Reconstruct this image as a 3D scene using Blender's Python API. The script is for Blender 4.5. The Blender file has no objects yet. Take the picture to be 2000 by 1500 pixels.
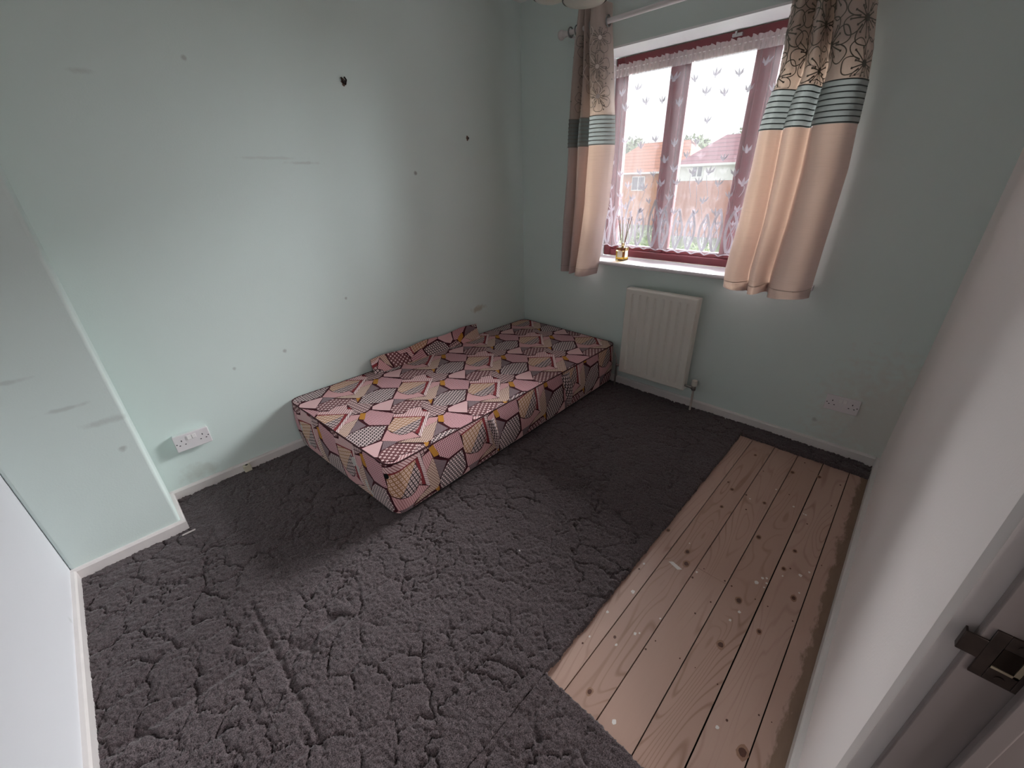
import bpy, math, random
import numpy as np
from mathutils import Vector, Matrix
random.seed(7); rng = np.random.default_rng(7)
C = bpy.context.scene.collection
S = bpy.context.scene
PI = math.pi

# ------------------------------------------------------------------ camera
cam_d = bpy.data.cameras.new('camera'); cam = bpy.data.objects.new('camera', cam_d); C.objects.link(cam)
cam_d.sensor_width = 36.0; cam_d.lens = 36*798.617/2000; cam_d.clip_start = 0.02; cam_d.clip_end = 400
yaw, pitch, roll = [math.radians(a) for a in (134.70997, -26.468155, -1.671627)]
fwd = Vector((math.cos(pitch)*math.cos(yaw), math.cos(pitch)*math.sin(yaw), math.sin(pitch)))
rgt = Vector((math.sin(yaw), -math.cos(yaw), 0)); up = rgt.cross(fwd)
r2 = rgt*math.cos(roll)+up*math.sin(roll); u2 = up*math.cos(roll)-rgt*math.sin(roll)
M = Matrix((r2, u2, -fwd)).transposed().to_4x4(); M.translation = (2.3659, -2.5725, 1.42476)
cam.matrix_world = M
S.camera = cam

# ------------------------------------------------------------------ light
SKY = 0.62; GLOW = 15.0; DAY = 3700.0; EXPO = 1.33
S.cycles.diffuse_bounces = 8; S.cycles.max_bounces = 14; S.cycles.transparent_max_bounces = 16
S.view_settings.view_transform = 'Standard'; S.view_settings.look = 'None'
S.view_settings.exposure = EXPO; S.view_settings.gamma = 1.0; S.view_settings.use_curve_mapping = False
W = bpy.data.worlds.new('overcast_sky'); S.world = W; W.use_nodes = True
wb = W.node_tree.nodes['Background']; wb.inputs[0].default_value = (0.93, 0.96, 1.0, 1); 
def world_glow():      # overcast sky with a bright hazy patch low on the right, where the sun stands behind cloud
    t = W.node_tree; tc = t.nodes.new('ShaderNodeTexCoord'); d = t.nodes.new('ShaderNodeVectorMath'); d.operation = 'DOT_PRODUCT'
    t.links.new(tc.outputs['Generated'], d.inputs[0]); d.inputs[1].default_value = Vector((.75, .63, .16)).normalized()
    m = t.nodes.new('ShaderNodeMapRange'); m.interpolation_type = 'SMOOTHSTEP'; t.links.new(d.outputs['Value'], m.inputs[0])
    for i, v in ((1, .86), (2, .985), (3, SKY), (4, SKY+GLOW)): m.inputs[i].default_value = v
    t.links.new(m.outputs[0], wb.inputs[1])
world_glow()
def area(name, loc, target, sx, sy, power, col):
    d = bpy.data.lights.new(name, 'AREA'); d.shape = 'RECTANGLE'; d.size = sx; d.size_y = sy; d.energy = power; d.color = col
    o = bpy.data.objects.new(name, d); C.objects.link(o); o.location = loc
    o.rotation_euler = (Vector(target)-Vector(loc)).to_track_quat('-Z', 'Y').to_euler(); return o
area('daylight', (1.0, 8.0, 5.3), (1.3, 0.0, 1.45), 10.0, 2.6, DAY, (0.97, 0.99, 1.0))

area('landing_fill', (3.5, -2.45, 1.5), (1.4, -1.9, 1.1), .5, 1.2, 4.0, (1.0, .96, .93))  # unseen fill lamp, added on the landing to lift the room's shadows

# ------------------------------------------------------------------ node helper
class NB:
    def __init__(s, name):
        s.m = bpy.data.materials.new(name); s.m.use_nodes = True; s.t = s.m.node_tree
        s.b = s.t.nodes['Principled BSDF']; s.out = s.t.nodes['Material Output']
    def n(s, typ, **kw):
        x = s.t.nodes.new(typ)
        for k, v in kw.items(): setattr(x, k, v)
        return x
    def lk(s, a, b): s.t.links.new(a, b)
    def inp(s, sock, v):
        if hasattr(v, 'is_output'): s.lk(v, sock)
        else: sock.default_value = v
    def math(s, op, a, b=None, c=None):
        x = s.n('ShaderNodeMath', operation=op); s.inp(x.inputs[0], a)
        if b is not None: s.inp(x.inputs[1], b)
        if c is not None: s.inp(x.inputs[2], c)
        return x.outputs[0]
    def mix(s, f, a, b):
        x = s.n('ShaderNodeMix', data_type='RGBA'); s.inp(x.inputs[0], f)
        s.inp(x.inputs[6], a if hasattr(a, 'is_output') else (*a, 1)); s.inp(x.inputs[7], b if hasattr(b, 'is_output') else (*b, 1)); return x.outputs[2]
    def uv(s):
        x = s.n('ShaderNodeSeparateXYZ'); s.lk(s.n('ShaderNodeTexCoord').outputs['UV'], x.inputs[0]); return x.outputs[0], x.outputs[1]
    def obj(s): return s.n('ShaderNodeTexCoord').outputs['Object']
    def sep(s, v):
        x = s.n('ShaderNodeSeparateXYZ'); s.lk(v, x.inputs[0]); return x.outputs
    def comb(s, a, b, c):
        x = s.n('ShaderNodeCombineXYZ')
        for i, v in enumerate((a, b, c)): s.inp(x.inputs[i], v)
        return x.outputs[0]
    def noise(s, vec, scale, detail=2, rough=.5, dist=0):
        x = s.n('ShaderNodeTexNoise'); s.lk(vec, x.inputs['Vector']); x.inputs['Scale'].default_value = scale
        x.inputs['Detail'].default_value = detail; x.inputs['Roughness'].default_value = rough; x.inputs['Distortion'].default_value = dist
        return x.outputs[0]
    def step(s, v, a, b):
        x = s.n('ShaderNodeMapRange', clamp=True); s.inp(x.inputs[0], v); x.inputs[1].default_value = a; x.inputs[2].default_value = b; return x.outputs[0]
    def bump(s, h, strength, dist=.002):
        x = s.n('ShaderNodeBump'); s.lk(h, x.inputs['Height']); x.inputs['Strength'].default_value = strength; x.inputs['Distance'].default_value = dist
        s.lk(x.outputs[0], s.b.inputs['Normal']); return x.outputs[0]
    def col(s, c): s.inp(s.b.inputs['Base Color'], c if hasattr(c, 'is_output') else (*c, 1))
    def rough(s, r, spec=.5):
        s.b.inputs['Roughness'].default_value = r; s.b.inputs['Specular IOR Level'].default_value = spec

def plain(name, c, rough=.5, spec=.5, metal=0, bump=None, coat=0, mottle=0):
    k = NB(name); k.rough(rough, spec); k.b.inputs['Metallic'].default_value = metal
    k.b.inputs['Coat Weight'].default_value = coat
    if mottle:
        nz = k.noise(k.obj(), mottle[0], 3); k.col(k.mix(nz, tuple(x*(1-mottle[1]) for x in c), tuple(min(1, x*(1+mottle[1])) for x in c)))
    else: k.col(c)
    if bump: k.bump(k.noise(k.obj(), bump[0], 3), bump[1], .003)
    return k.m

def wall_mat(name, c, spots=(), bump=.25):
    k = NB(name); k.rough(.62, .35); ob = k.obj()
    nz = k.noise(ob, 1.6, 4); base = k.mix(nz, tuple(x*.965 for x in c), tuple(min(1, x*1.03) for x in c))
    wob = k.noise(ob, 26, 3)
    for (p, sc, r, cc, f) in spots:
        v = k.n('ShaderNodeVectorMath', operation='SUBTRACT'); k.lk(ob, v.inputs[0]); v.inputs[1].default_value = p
        v2 = k.n('ShaderNodeVectorMath', operation='MULTIPLY'); k.lk(v.outputs[0], v2.inputs[0]); v2.inputs[1].default_value = sc
        ln = k.n('ShaderNodeVectorMath', operation='LENGTH'); k.lk(v2.outputs[0], ln.inputs[0])
        d = k.math('ADD', ln.outputs['Value'], k.math('MULTIPLY', k.math('SUBTRACT', wob, .5), r*1.6))
        base = k.mix(k.math('MULTIPLY', k.step(d, r, r*.35), f), base, cc)
    k.col(base); k.bump(k.noise(ob, 160, 3), bump, .0012); return k.m

# ------------------------------------------------------------------ mesh helper
class MB:
    def __init__(s): s.v = []; s.f = []; s.mi = []; s.uvs = []
    def face(s, pts, mi=0, uv=None):
        i = len(s.v); s.v += [tuple(p) for p in pts]; s.f.append(tuple(range(i, i+len(pts)))); s.mi.append(mi); s.uvs.append(uv)
    def box(s, a, b, mi=0):
        x0, y0, z0 = [min(a[i], b[i]) for i in range(3)]; x1, y1, z1 = [max(a[i], b[i]) for i in range(3)]; i = len(s.v)
        s.v += [(x0,y0,z0),(x1,y0,z0),(x1,y1,z0),(x0,y1,z0),(x0,y0,z1),(x1,y0,z1),(x1,y1,z1),(x0,y1,z1)]
        for q in ((0,3,2,1),(4,5,6,7),(0,1,5,4),(1,2,6,5),(2,3,7,6),(3,0,4,7)): s.f.append(tuple(i+k for k in q)); s.mi.append(mi); s.uvs.append(None)
    def grid(s, P, mi=0, wrap_u=False, wrap_v=False, uv=None):
        nu, nv = len(P), len(P[0]); i = len(s.v)
        for row in P: s.v += [tuple(p) for p in row]
        for a in range(nu if wrap_u else nu-1):
            for b in range(nv if wrap_v else nv-1):
                a2, b2 = (a+1) % nu, (b+1) % nv
                s.f.append((i+a*nv+b, i+a2*nv+b, i+a2*nv+b2, i+a*nv+b2)); s.mi.append(mi)
                s.uvs.append([uv[a][b], uv[a2][b], uv[a2][b2], uv[a][b2]] if uv else None)
    def tube(s, pts, r, n=10, mi=0, caps=True):
        pts = [Vector(p) for p in pts]; rows = []; rs = r if isinstance(r, (list, tuple)) else [r]*len(pts)
        t0 = (pts[1]-pts[0]).normalized(); ref = Vector((0,0,1)) if abs(t0.z) < .9 else Vector((1,0,0)); nrm = t0.cross(ref).normalized()
        for k, p in enumerate(pts):
            t = (pts[min(k+1, len(pts)-1)]-pts[max(k-1, 0)]).normalized(); nrm = (nrm-t*nrm.dot(t)).normalized(); bi = t.cross(nrm)
            rows.append([p+(nrm*math.cos(2*PI*j/n)+bi*math.sin(2*PI*j/n))*rs[k] for j in range(n)])
        s.grid(rows, mi, wrap_v=True)
        if caps: s.face(rows[0][::-1], mi); s.face(rows[-1], mi)
    def lathe(s, prof, c, n=28, mi=0, axis='z', caps=True):
        rows = []
        for (r, h) in prof:
            row = []
            for j in range(n):
                a = 2*PI*j/n; x, y = r*math.cos(a), r*math.sin(a)
                p = {'z': (x, y, h), 'x': (h, x, y), 'y': (x, h, y)}[axis]; row.append((c[0]+p[0], c[1]+p[1], c[2]+p[2]))
            rows.append(row)
        s.grid(rows, mi, wrap_v=True)
        if caps: s.face(rows[0][::-1], mi); s.face(rows[-1], mi)
    def sphere(s, c, r, n=14, mi=0, sc=(1,1,1)):
        rows = []
        for a in range(n//2+1):
            th = PI*a/(n//2); rows.append([(c[0]+sc[0]*r*math.sin(th)*math.cos(2*PI*j/n), c[1]+sc[1]*r*math.sin(th)*math.sin(2*PI*j/n), c[2]+sc[2]*r*math.cos(th)) for j in range(n)])
        s.grid(rows, mi, wrap_v=True)
    def ribbon(s, pts, nrm, w, mi=0):
        for a in range(len(pts)-1):
            p, q = Vector(pts[a]), Vector(pts[a+1]); n0, n1 = Vector(nrm[a]), Vector(nrm[a+1]); t = q-p
            if t.length < 1e-6: continue
            s0 = t.cross(n0).normalized()*w/2; s1 = t.cross(n1).normalized()*w/2
            s.face([p-s0, q-s1, q+s1, p+s0], mi)
    def prism(s, poly, z0, z1, mi=0):
        a = [(x, y, z0) for x, y in poly]; b = [(x, y, z1) for x, y in poly]; n = len(poly)
        s.face(a[::-1], mi); s.face(b, mi)
        for i in range(n): s.face([a[i], a[(i+1) % n], b[(i+1) % n], b[i]], mi)
    def build(s, name, mats, parent=None, smooth=None, bevel=0, merge=False, solid=0, seg=2):
        me = bpy.data.meshes.new(name)
        off = Vector(parent_loc(parent)) if parent else Vector((0,0,0))
        me.from_pydata([(v[0]-off.x, v[1]-off.y, v[2]-off.z) for v in s.v], [], s.f)
        if not isinstance(mats, (list, tuple)): mats = [mats]
        for m in mats: me.materials.append(m)
        me.polygons.foreach_set('material_index', s.mi)
        if any(u is not None for u in s.uvs):
            ul = me.uv_layers.new(name='UVMap'); k = 0; flat = np.zeros(2*len(me.loops))
            for f, u in zip(s.f, s.uvs):
                for j in range(len(f)):
                    if u is not None: flat[2*k], flat[2*k+1] = u[j]
                    k += 1
            ul.data.foreach_set('uv', flat)
        if merge:
            import bmesh
            bm = bmesh.new(); bm.from_mesh(me); bmesh.ops.remove_doubles(bm, verts=bm.verts, dist=1e-5); bm.to_mesh(me); bm.free()
        if smooth is not None:
            me.polygons.foreach_set('use_smooth', [True]*len(me.polygons))
            if smooth < 180: me.set_sharp_from_angle(angle=math.radians(smooth))
        o = bpy.data.objects.new(name, me); C.objects.link(o)
        if parent: o.parent = parent
        if solid:
            md = o.modifiers.new('thickness', 'SOLIDIFY'); md.thickness = solid; md.offset = 0
        if bevel:
            md = o.modifiers.new('bevel', 'BEVEL'); md.width = bevel; md.segments = seg; md.limit_method = 'ANGLE'; md.angle_limit = math.radians(40)
            me.polygons.foreach_set('use_smooth', [True]*len(me.polygons)); me.set_sharp_from_angle(angle=math.radians(50))
        return o

def parent_loc(p):
    v = Vector((0,0,0))
    while p: v += Vector(p.location); p = p.parent
    return v
def tag(o, label, cat, group=None, kind=None):
    o['label'] = label; o['category'] = cat
    if group: o['group'] = group
    if kind: o['kind'] = kind
    return o
def thing(name, label, cat, loc, group=None, kind=None):
    o = bpy.data.objects.new(name, None); C.objects.link(o); o.location = loc; o.empty_display_size = .05
    return tag(o, label, cat, group, kind)
def catmull(pts, n):
    P = [np.array(p, float) for p in pts]; P = [2*P[0]-P[1]]+P+[2*P[-1]-P[-2]]; out = []
    for i in range(1, len(P)-2):
        for k in range(n):
            t = k/n; a, b, c, d = P[i-1], P[i], P[i+1], P[i+2]
            out.append(.5*((2*b)+(-a+c)*t+(2*a-5*b+4*c-d)*t*t+(-a+3*b-3*c+d)*t**3))
    out.append(P[-2]); return np.array(out)
def lerp_tab(tab, z):   # tab sorted by z ascending: (z, value)
    return float(np.interp(z, [t[0] for t in tab], [t[1] for t in tab]))

# ------------------------------------------------------------------ room numbers
WX = 2.519; YN = -3.012; CEIL = 2.457; BX = 0.276; BY = -2.645; BH = 0.071
WINX0, WINX1, WINZ0, WINZ1, WT = 0.625, 1.905, 0.905, 2.097, 0.30
DY0, DY1, DZ = -2.045, -2.83, 2.0

mint = (0.645, 0.735, 0.71); blush = (0.87, 0.80, 0.785); white_wall = (0.69, 0.69, 0.725)
grey = (0.30, 0.31, 0.30)
M_left = wall_mat('mint_wall_paint', mint, [((0,-.527,.536),(1,.6,1.6),.05,(.36,.30,.19),.55), ((0,-2.337,1.818),(1,1,4),.05,(.40,.42,.40),.35),
    ((0,-1.62,1.53),(1,.5,6),.05,(.42,.43,.41),.4), ((0,-1.78,1.55),(1,.35,8),.06,(.44,.45,.43),.3), ((0,-1.95,.62),(1,1,1),.012,grey,.6), ((0,-1.55,.83),(1,1,1),.01,grey,.6),
    ((0,-2.2,.6),(1,1,1),.012,grey,.5), ((0,-2.0,1.9),(1,1,1),.012,grey,.5), ((0,-.962,1.48),(1,1,1),.014,(.25,.26,.25),.8), ((0,-2.5,.12),(1,.8,1.5),.08,(.35,.34,.28),.3)])
M_win = wall_mat('mint_wall_paint_window_side', mint, [((2.47,0,.25),(1,1,.8),.33,(.62,.55,.50),.5), ((2.2,0,.18),(1,1,1),.016,grey,.5)])
M_box = wall_mat('mint_boxing_paint', mint, [((BX,-2.88,.86),(1,.5,4),.04,grey,.3), ((BX,-2.78,.72),(1,.5,4),.04,grey,.35), ((BX,-2.7,.5),(1,1,1),.014,grey,.5), ((BX,-2.7,.63),(1,.5,3),.05,grey,.3)])
M_right = wall_mat('blush_wall_paint', blush)
M_near = wall_mat('white_wall_paint', white_wall, [((.6,YN,.09),(1,1,.6),.012,(.5,.5,.5),.5)])
M_ceil = wall_mat('white_ceiling_paint', (.88,.88,.86))
M_reveal = plain('white_reveal_paint', (.86,.87,.88), .5, .4, bump=(120,.1))
M_gloss = plain('white_gloss_paint', (.72,.685,.67), .3, .5, mottle=(9,.05))
M_gloss_old = plain('aged_gloss_paint', (.70,.655,.645), .34, .5, mottle=(14,.10))

def struct(name, mb, m, label, cat, parent=None, **kw):
    o = mb.build(name, m, parent, **kw)
    if not parent: tag(o, label, cat, kind='structure')
    return o
T = .2
mb = MB(); mb.box((-T, YN-T, -.2), (0, WT, CEIL+.1)); struct('wall_left', mb, M_left, 'pale mint green painted wall along the bed', 'wall')
mb = MB()
mb.box((0,0,-.2),(WINX0,WT,CEIL+.1)); mb.box((WINX1,0,-.2),(WX+T,WT,CEIL+.1)); mb.box((WINX0,0,-.2),(WINX1,WT,WINZ0-.03)); mb.box((WINX0,0,WINZ1),(WINX1,WT,CEIL+.1))
struct('wall_back', mb, M_win, 'mint green wall with the window and radiator', 'wall')
mb = MB()   # plaster reveal lining of the window opening
mb.box((WINX0-.004,-.0005,WINZ0),(WINX0+.006,.195,WINZ1)); mb.box((WINX1-.006,-.0005,WINZ0),(WINX1+.004,.195,WINZ1)); mb.box((WINX0+.006,-.0005,WINZ1-.006),(WINX1-.006,.195,WINZ1+.004))
struct('trim_1', mb, M_reveal, 'white painted plaster lining around the window recess', 'window reveal')
mb = MB(); mb.box((WX,DY0,-.2),(WX+.1,0,CEIL+.1)); mb.box((WX,DY1,DZ),(WX+.1,DY0,CEIL+.1)); mb.box((WX,YN-T,-.2),(WX+.1,DY1,CEIL+.1))
struct('wall_right', mb, M_right, 'pinkish white wall beside the bare floorboards', 'wall')
mb = MB(); mb.box((0,YN-T,-.2),(WX,YN,CEIL+.1)); struct('wall_near', mb, M_near, 'white wall at the left edge near the camera', 'wall')
mb = MB(); mb.box((0,YN,-.02),(BX,BY,CEIL)); struct('wall_boxing', mb, M_box, 'boxed-in mint green corner projecting beside the near wall', 'wall', bevel=.012, seg=4)
mb = MB(); mb.box((0,YN,CEIL),(WX,0,CEIL+.1)); struct('ceiling', mb, M_ceil, 'white painted ceiling above the window corner', 'ceiling')
# landing beyond the doorway
mb = MB(); mb.box((WX+1.1,-4,-.2),(WX+1.2,-1,2.5)); mb.box((WX+.1,-1.1,-.2),(WX+1.1,-1,2.5)); mb.box((WX+.1,-4,-.2),(WX+1.1,-3.9,2.5)); mb.box((WX+.1,-4,2.4),(WX+1.1,-1,2.5))
struct('wall_landing', mb, plain('landing_paint', (.55,.50,.46), .6), 'landing walls beyond the doorway', 'wall')
mb = MB(); mb.box((WX+.1,-4,-.2),(WX+1.2,-1,-.01)); struct('floor_landing', mb, plain('landing_carpet', (.16,.13,.12), .9), 'dark landing floor beyond the doorway', 'floor')

# ------------------------------------------------------------------ baseboards
def board_profile(t=.016, h=BH): return [(0,0),(t,0),(t,h-.008),(t-.005,h-.001),(.004,h),(0,h)]
def baseboard(name, p, q, nrm, m, label, h=BH, t=.016):
    mb = MB(); p, q, nrm = Vector((*p,0)), Vector((*q,0)), Vector((*nrm,0)); pr = board_profile(t, h)
    n = max(2, int((q-p).length/.25)); rows = []
    for i in range(n+1):
        c = p.lerp(q, i/n); w = (random.random()-.5)*.0008
        rows.append([c+nrm*a+Vector((0,0,b+(w if b > .02 else 0))) for a, b in pr])
    mb.grid(rows, 0, wrap_v=True); mb.face(rows[0][::-1]); mb.face(rows[-1])
    return struct(name, mb, m, label, 'baseboard', smooth=35)
baseboard('baseboard_left', (0,BY), (0,0), (1,0), M_gloss_old, 'white baseboard along the mint wall behind the bed')
baseboard('baseboard_back', (.016,0), (WX-.016,0), (0,-1), M_gloss, 'white baseboard under the window and radiator')
baseboard('baseboard_right', (WX,0), (WX,-1.945), (-1,0), M_gloss, 'white baseboard along the bare floorboards')
baseboard('baseboard_boxing', (BX,YN), (BX,BY+.016), (1,0), M_gloss_old, 'scuffed white baseboard on the boxed-in corner face')
baseboard('baseboard_boxing_return', (.016,BY), (BX,BY), (0,1), M_gloss_old, 'short white baseboard on the return of the boxed-in corner')
baseboard('baseboard_near', (BX+.016,YN), (WX,YN), (0,1), M_gloss_old, 'chipped white baseboard along the near left wall')

# ------------------------------------------------------------------ floorboards
def wood_mat():
    k = NB('old_pine_boards'); ob = k.obj(); x, y, z = k.sep(ob)
    bi = k.math('FLOOR', k.math('DIVIDE', k.math('SUBTRACT', x, 1.961), .1163))
    tint = k.math('FRACT', k.math('MULTIPLY', k.math('SINE', k.math('MULTIPLY', bi, 12.9)), 43.7))
    v = k.comb(k.math('MULTIPLY', x, 6.5), k.math('MULTIPLY', y, 1.1), k.math('MULTIPLY', bi, 7.3))
    n1 = k.noise(v, 1.0, 1.5, .4, .5)
    fr = k.math('PINGPONG', k.math('MULTIPLY', n1, 20.0), .5)
    line = k.step(fr, .02, .16)
    amp = k.step(k.noise(k.comb(k.math('MULTIPLY', x, 4), k.math('MULTIPLY', y, 1.0), bi), 1.3, 2), .42, .62)
    fine = k.noise(k.comb(k.math('MULTIPLY', x, 160), k.math('MULTIPLY', y, 6), bi), 1, 3)
    base = k.mix(tint, (.485,.315,.26), (.57,.39,.33))
    base = k.mix(k.math('MULTIPLY', k.noise(k.comb(k.math('MULTIPLY', x, 12), k.math('MULTIPLY', y, 2), bi), 1, 3), .5), base, (.46,.29,.22))
    base = k.mix(k.math('MULTIPLY', k.math('SUBTRACT', 1.0, line), k.math('MULTIPLY', amp, .62)), base, (.27,.14,.095))
    base = k.mix(k.math('MULTIPLY', fine, .16), base, (.36,.23,.17))
    # brown glue residue along the right wall
    wob = k.noise(k.comb(k.math('MULTIPLY', x, 30), k.math('MULTIPLY', y, 9), 0.0), 1, 4, .65)
    edge = k.step(k.math('ADD', k.math('MULTIPLY', k.math('SUBTRACT', x, 2.460), 12.0), k.math('SUBTRACT', wob, .5)), .08, .22)
    base = k.mix(k.math('MULTIPLY', edge, .85), base, k.mix(wob, (.13,.075,.045), (.27,.18,.12)))
    k.col(base); k.rough(.5, .4); k.bump(k.math('ADD', fine, k.math('MULTIPLY', line, .4)), .12, .0008); return k.m
M_wood = wood_mat(); M_knot = plain('pine_knot', (.105,.04,.025), .5, .4, mottle=(90,.35)); M_knot2 = plain('pine_knot_ring', (.33,.185,.125), .5, .4, mottle=(120,.2))
M_paint = plain('white_paint_splash', (.78,.73,.71), .5, .3); M_dark = plain('dark_gap', (.02,.013,.010), .9, .1)
KN = [(2.018,-1.197,.009),(2.04,-1.26,.011),(2.25,-1.287,.01),(2.261,-1.5,.01),(2.02,-1.921,.008),(1.987,-1.72,.006),(2.41,-1.758,.012),(2.395,-1.14,.009),(2.341,-1.363,.007),(2.212,-.912,.009),(2.345,-.892,.007),(2.208,-.319,.009),(2.318,-.27,.008),(2.021,-.669,.008),(2.168,-.666,.007),(2.027,-.828,.007),(1.907,-1.14,.007),(2.334,-1.021,.007),(1.912,-1.412,.005),(1.918,-1.813,.004),(1.988,-.624,.006),(2.086,-.664,.006),(2.347,-.684,.004),(2.085,-1.306,.005),(2.084,-1.685,.004),(2.118,-.771,.005),(2.353,-1.71,.004),(2.153,-1.447,.004),(2.177,-1.364,.004),(2.335,-1.241,.003),(2.095,-1.637,.003),(2.102,-1.235,.003),(2.183,-1.236,.004),(2.21,-1.242,.004),(2.293,-1.241,.003),(2.415,-1.243,.003),(2.018,-.285,.007),(2.236,-.184,.005),(2.408,-.274,.005),(2.404,-.476,.004),(2.093,-.409,.004),(2.239,-.522,.004),(2.18,-1.636,.003),(2.298,-1.631,.003),(2.416,-1.633,.003),(2.448,-1.627,.002),(2.228,-1.63,.002),(2.44,-.901,.003),(2.353,-1.002,.004)]
PA = [(2.275,-1.161,.009),(2.286,-1.124,.006),(2.298,-1.114,.005),(2.39,-1.012,.008),(2.412,-.971,.005),(2.34,-1.061,.004),(2.117,-1.938,.007),(2.254,-1.389,.005),(2.267,-1.334,.006),(1.945,-1.521,.009),(2.004,-1.74,.005),(2.032,-1.662,.006),(2.042,-1.65,.004),(2.276,-.602,.006),(2.33,-.625,.006),(2.321,-.624,.004),(2.006,-1.147,.004),(1.918,-1.658,.006),(2.182,-.524,.005),(2.108,-.681,.005),(2.087,-1.27,.005),(2.304,-1.138,.005),(2.302,-1.165,.004),(1.914,-1.376,.006),(1.922,-1.778,.004),(2.405,-1.102,.004),(2.339,-1.747,.006),(2.07,-1.551,.004)]
mb = MB(); seams = [1.961+.1163*k for k in range(-17, 6)]
cuts = {0: [-1.0], 1: [-1.247], 2: [], 3: [], 4: [-.385], 5: []}
for i in range(len(seams)-1):
    a, b = seams[i]+.0017, seams[i+1]-.0017
    if i == 20: a += .0008
    if b < -0.05: continue
    ys = [YN]+sorted(cuts.get(i-17, []))+[-.016]
    for y0, y1 in zip(ys[:-1], ys[1:]): mb.box((max(a, .0), y0+.0004, -.02), (min(b, WX), y1-.0004, 0))
mb.box((seams[-1]+.002, YN, -.02), (WX, -.016, 0))
mb.box((0, YN, -.06), (WX, 0, -.018), 3)
def blob(mb, x, y, rx, ry, z, mi, n=11, jit=.25):
    p = [(x+rx*(1+jit*(random.random()-.5))*math.cos(2*PI*j/n), y+ry*(1+jit*(random.random()-.5))*math.sin(2*PI*j/n), z) for j in range(n)]; mb.face(p, mi)
for x, y, r in KN:
    if r >= .007: blob(mb, x, y, r*1.25, r*1.9, .0002, 4)
    blob(mb, x, y, r*.8, r*1.0, .0004, 1)
for x, y, r in PA: blob(mb, x, y, r*.8, r*1.0, .0006, 2, jit=.5)
mb.face([(1.982,-1.298,.0006),(2.026,-1.311,.0006),(2.040,-1.297,.0006),(1.996,-1.286,.0006)], 2)
struct('floor', mb, [M_wood, M_knot, M_paint, M_dark, M_knot2], 'bare pine floorboards with knots and white paint splashes', 'floor')

# ------------------------------------------------------------------ carpet
def vnoise(x, y, sc, seed):
    r = np.random.default_rng(seed).random((256, 256)); X, Y = x*sc+50, y*sc+50
    i, j = np.floor(X).astype(int), np.floor(Y).astype(int); f, g = X-i, Y-j; f = f*f*(3-2*f); g = g*g*(3-2*g)
    R = lambda a, b: r[a % 256, b % 256]
    return (R(i,j)*(1-f)+R(i+1,j)*f)*(1-g)+(R(i,j+1)*(1-f)+R(i+1,j+1)*f)*g
def carpet_height(x, y):
    wx = x+.05*(vnoise(x,y,9,1)-.5)+.030*(vnoise(x,y,26,2)-.5)+.014*(vnoise(x,y,70,13)-.5); wy = y+.05*(vnoise(x,y,9,3)-.5)+.030*(vnoise(x,y,26,4)-.5)+.014*(vnoise(x,y,70,14)-.5)
    def edge(sa, sb, keep, seed, reach):      # distance to the nearest border of irregular cells
        g = np.random.default_rng(seed); d1 = np.full(x.shape, 9.); d2 = np.full(x.shape, 9.); X0, Y0 = x[:,0], y[0,:]
        for a in np.arange(-.15, 2.7, sa):
            for b in np.arange(-3.15, .15, sb):
                k, r1, r3 = g.random(3)
                if k > keep: continue
                px, py = a+r1*sa*.95, b+r3*sb*.95
                i0, i1 = np.searchsorted(X0, [px-reach, px+reach]); j0, j1 = np.searchsorted(Y0, [py-reach, py+reach])
                if i1 <= i0 or j1 <= j0: continue
                q = (slice(i0,i1), slice(j0,j1)); d = np.hypot(wx[q]-px, (wy[q]-py)*1.15); near = d < d1[q]
                d2[q] = np.where(near, d1[q], np.minimum(d2[q], d)); d1[q] = np.where(near, d, d1[q])
        return np.clip(d2-d1, 0, .2)
    e = edge(.125, .10, .92, 11, .33); e2 = edge(.052, .042, .9, 15, .15)
    on = np.clip((vnoise(x,y,5.5,5)-.24)/.25, 0, 1)*(.35+.65*np.clip((vnoise(x,y,17,6)-.25)/.3, 0, 1))
    dep = np.exp(-(e/.0042)**2)*.015*on; on2 = np.clip((vnoise(x,y,7,16)-.42)/.2, 0, 1)*np.clip((vnoise(x,y,24,17)-.35)/.3, 0, 1); dep = np.maximum(dep, np.exp(-(e2/.004)**2)*.008*on2)
    h = .006*(vnoise(x,y,4,8)-.5)+.0018*np.clip(e/.05,0,1)+.003*(vnoise(x,y,30,9)-.5)
    h += .0032*(vnoise(x,y,120,12)-.5)+.0048*(rng.random(x.shape)-.5)*1.15
    def crease(h, p, q, w, dd):
        (ax, ay), (bx, by) = p, q; L = math.hypot(bx-ax, by-ay); t = np.clip(((x-ax)*(bx-ax)+(y-ay)*(by-ay))/L/L, 0, 1)
        dist = np.hypot(x-ax-t*(bx-ax), y-ay-t*(by-ay)); return h-dd*np.exp(-(dist/w)**2)
    h = crease(h, (.40,-2.562), (.70,-2.562), .008, .004); h = crease(h, (.93,-2.553), (1.56,-2.553), .009, .008)
    h = crease(h, (1.135,-2.99), (1.15,-2.56), .010, .007); h = crease(h, (1.53,-2.56), (1.545,-2.75), .008, .007)
    h = crease(h, (.30,-2.636), (.40,-2.60), .006, .004)
    z = np.maximum(.020+h-dep, .002); flat = (x < .97-.025*(y+2)) & (y > -2.01); return np.where(flat, np.minimum(z, .021), z)
CXE = 1.893
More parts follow.
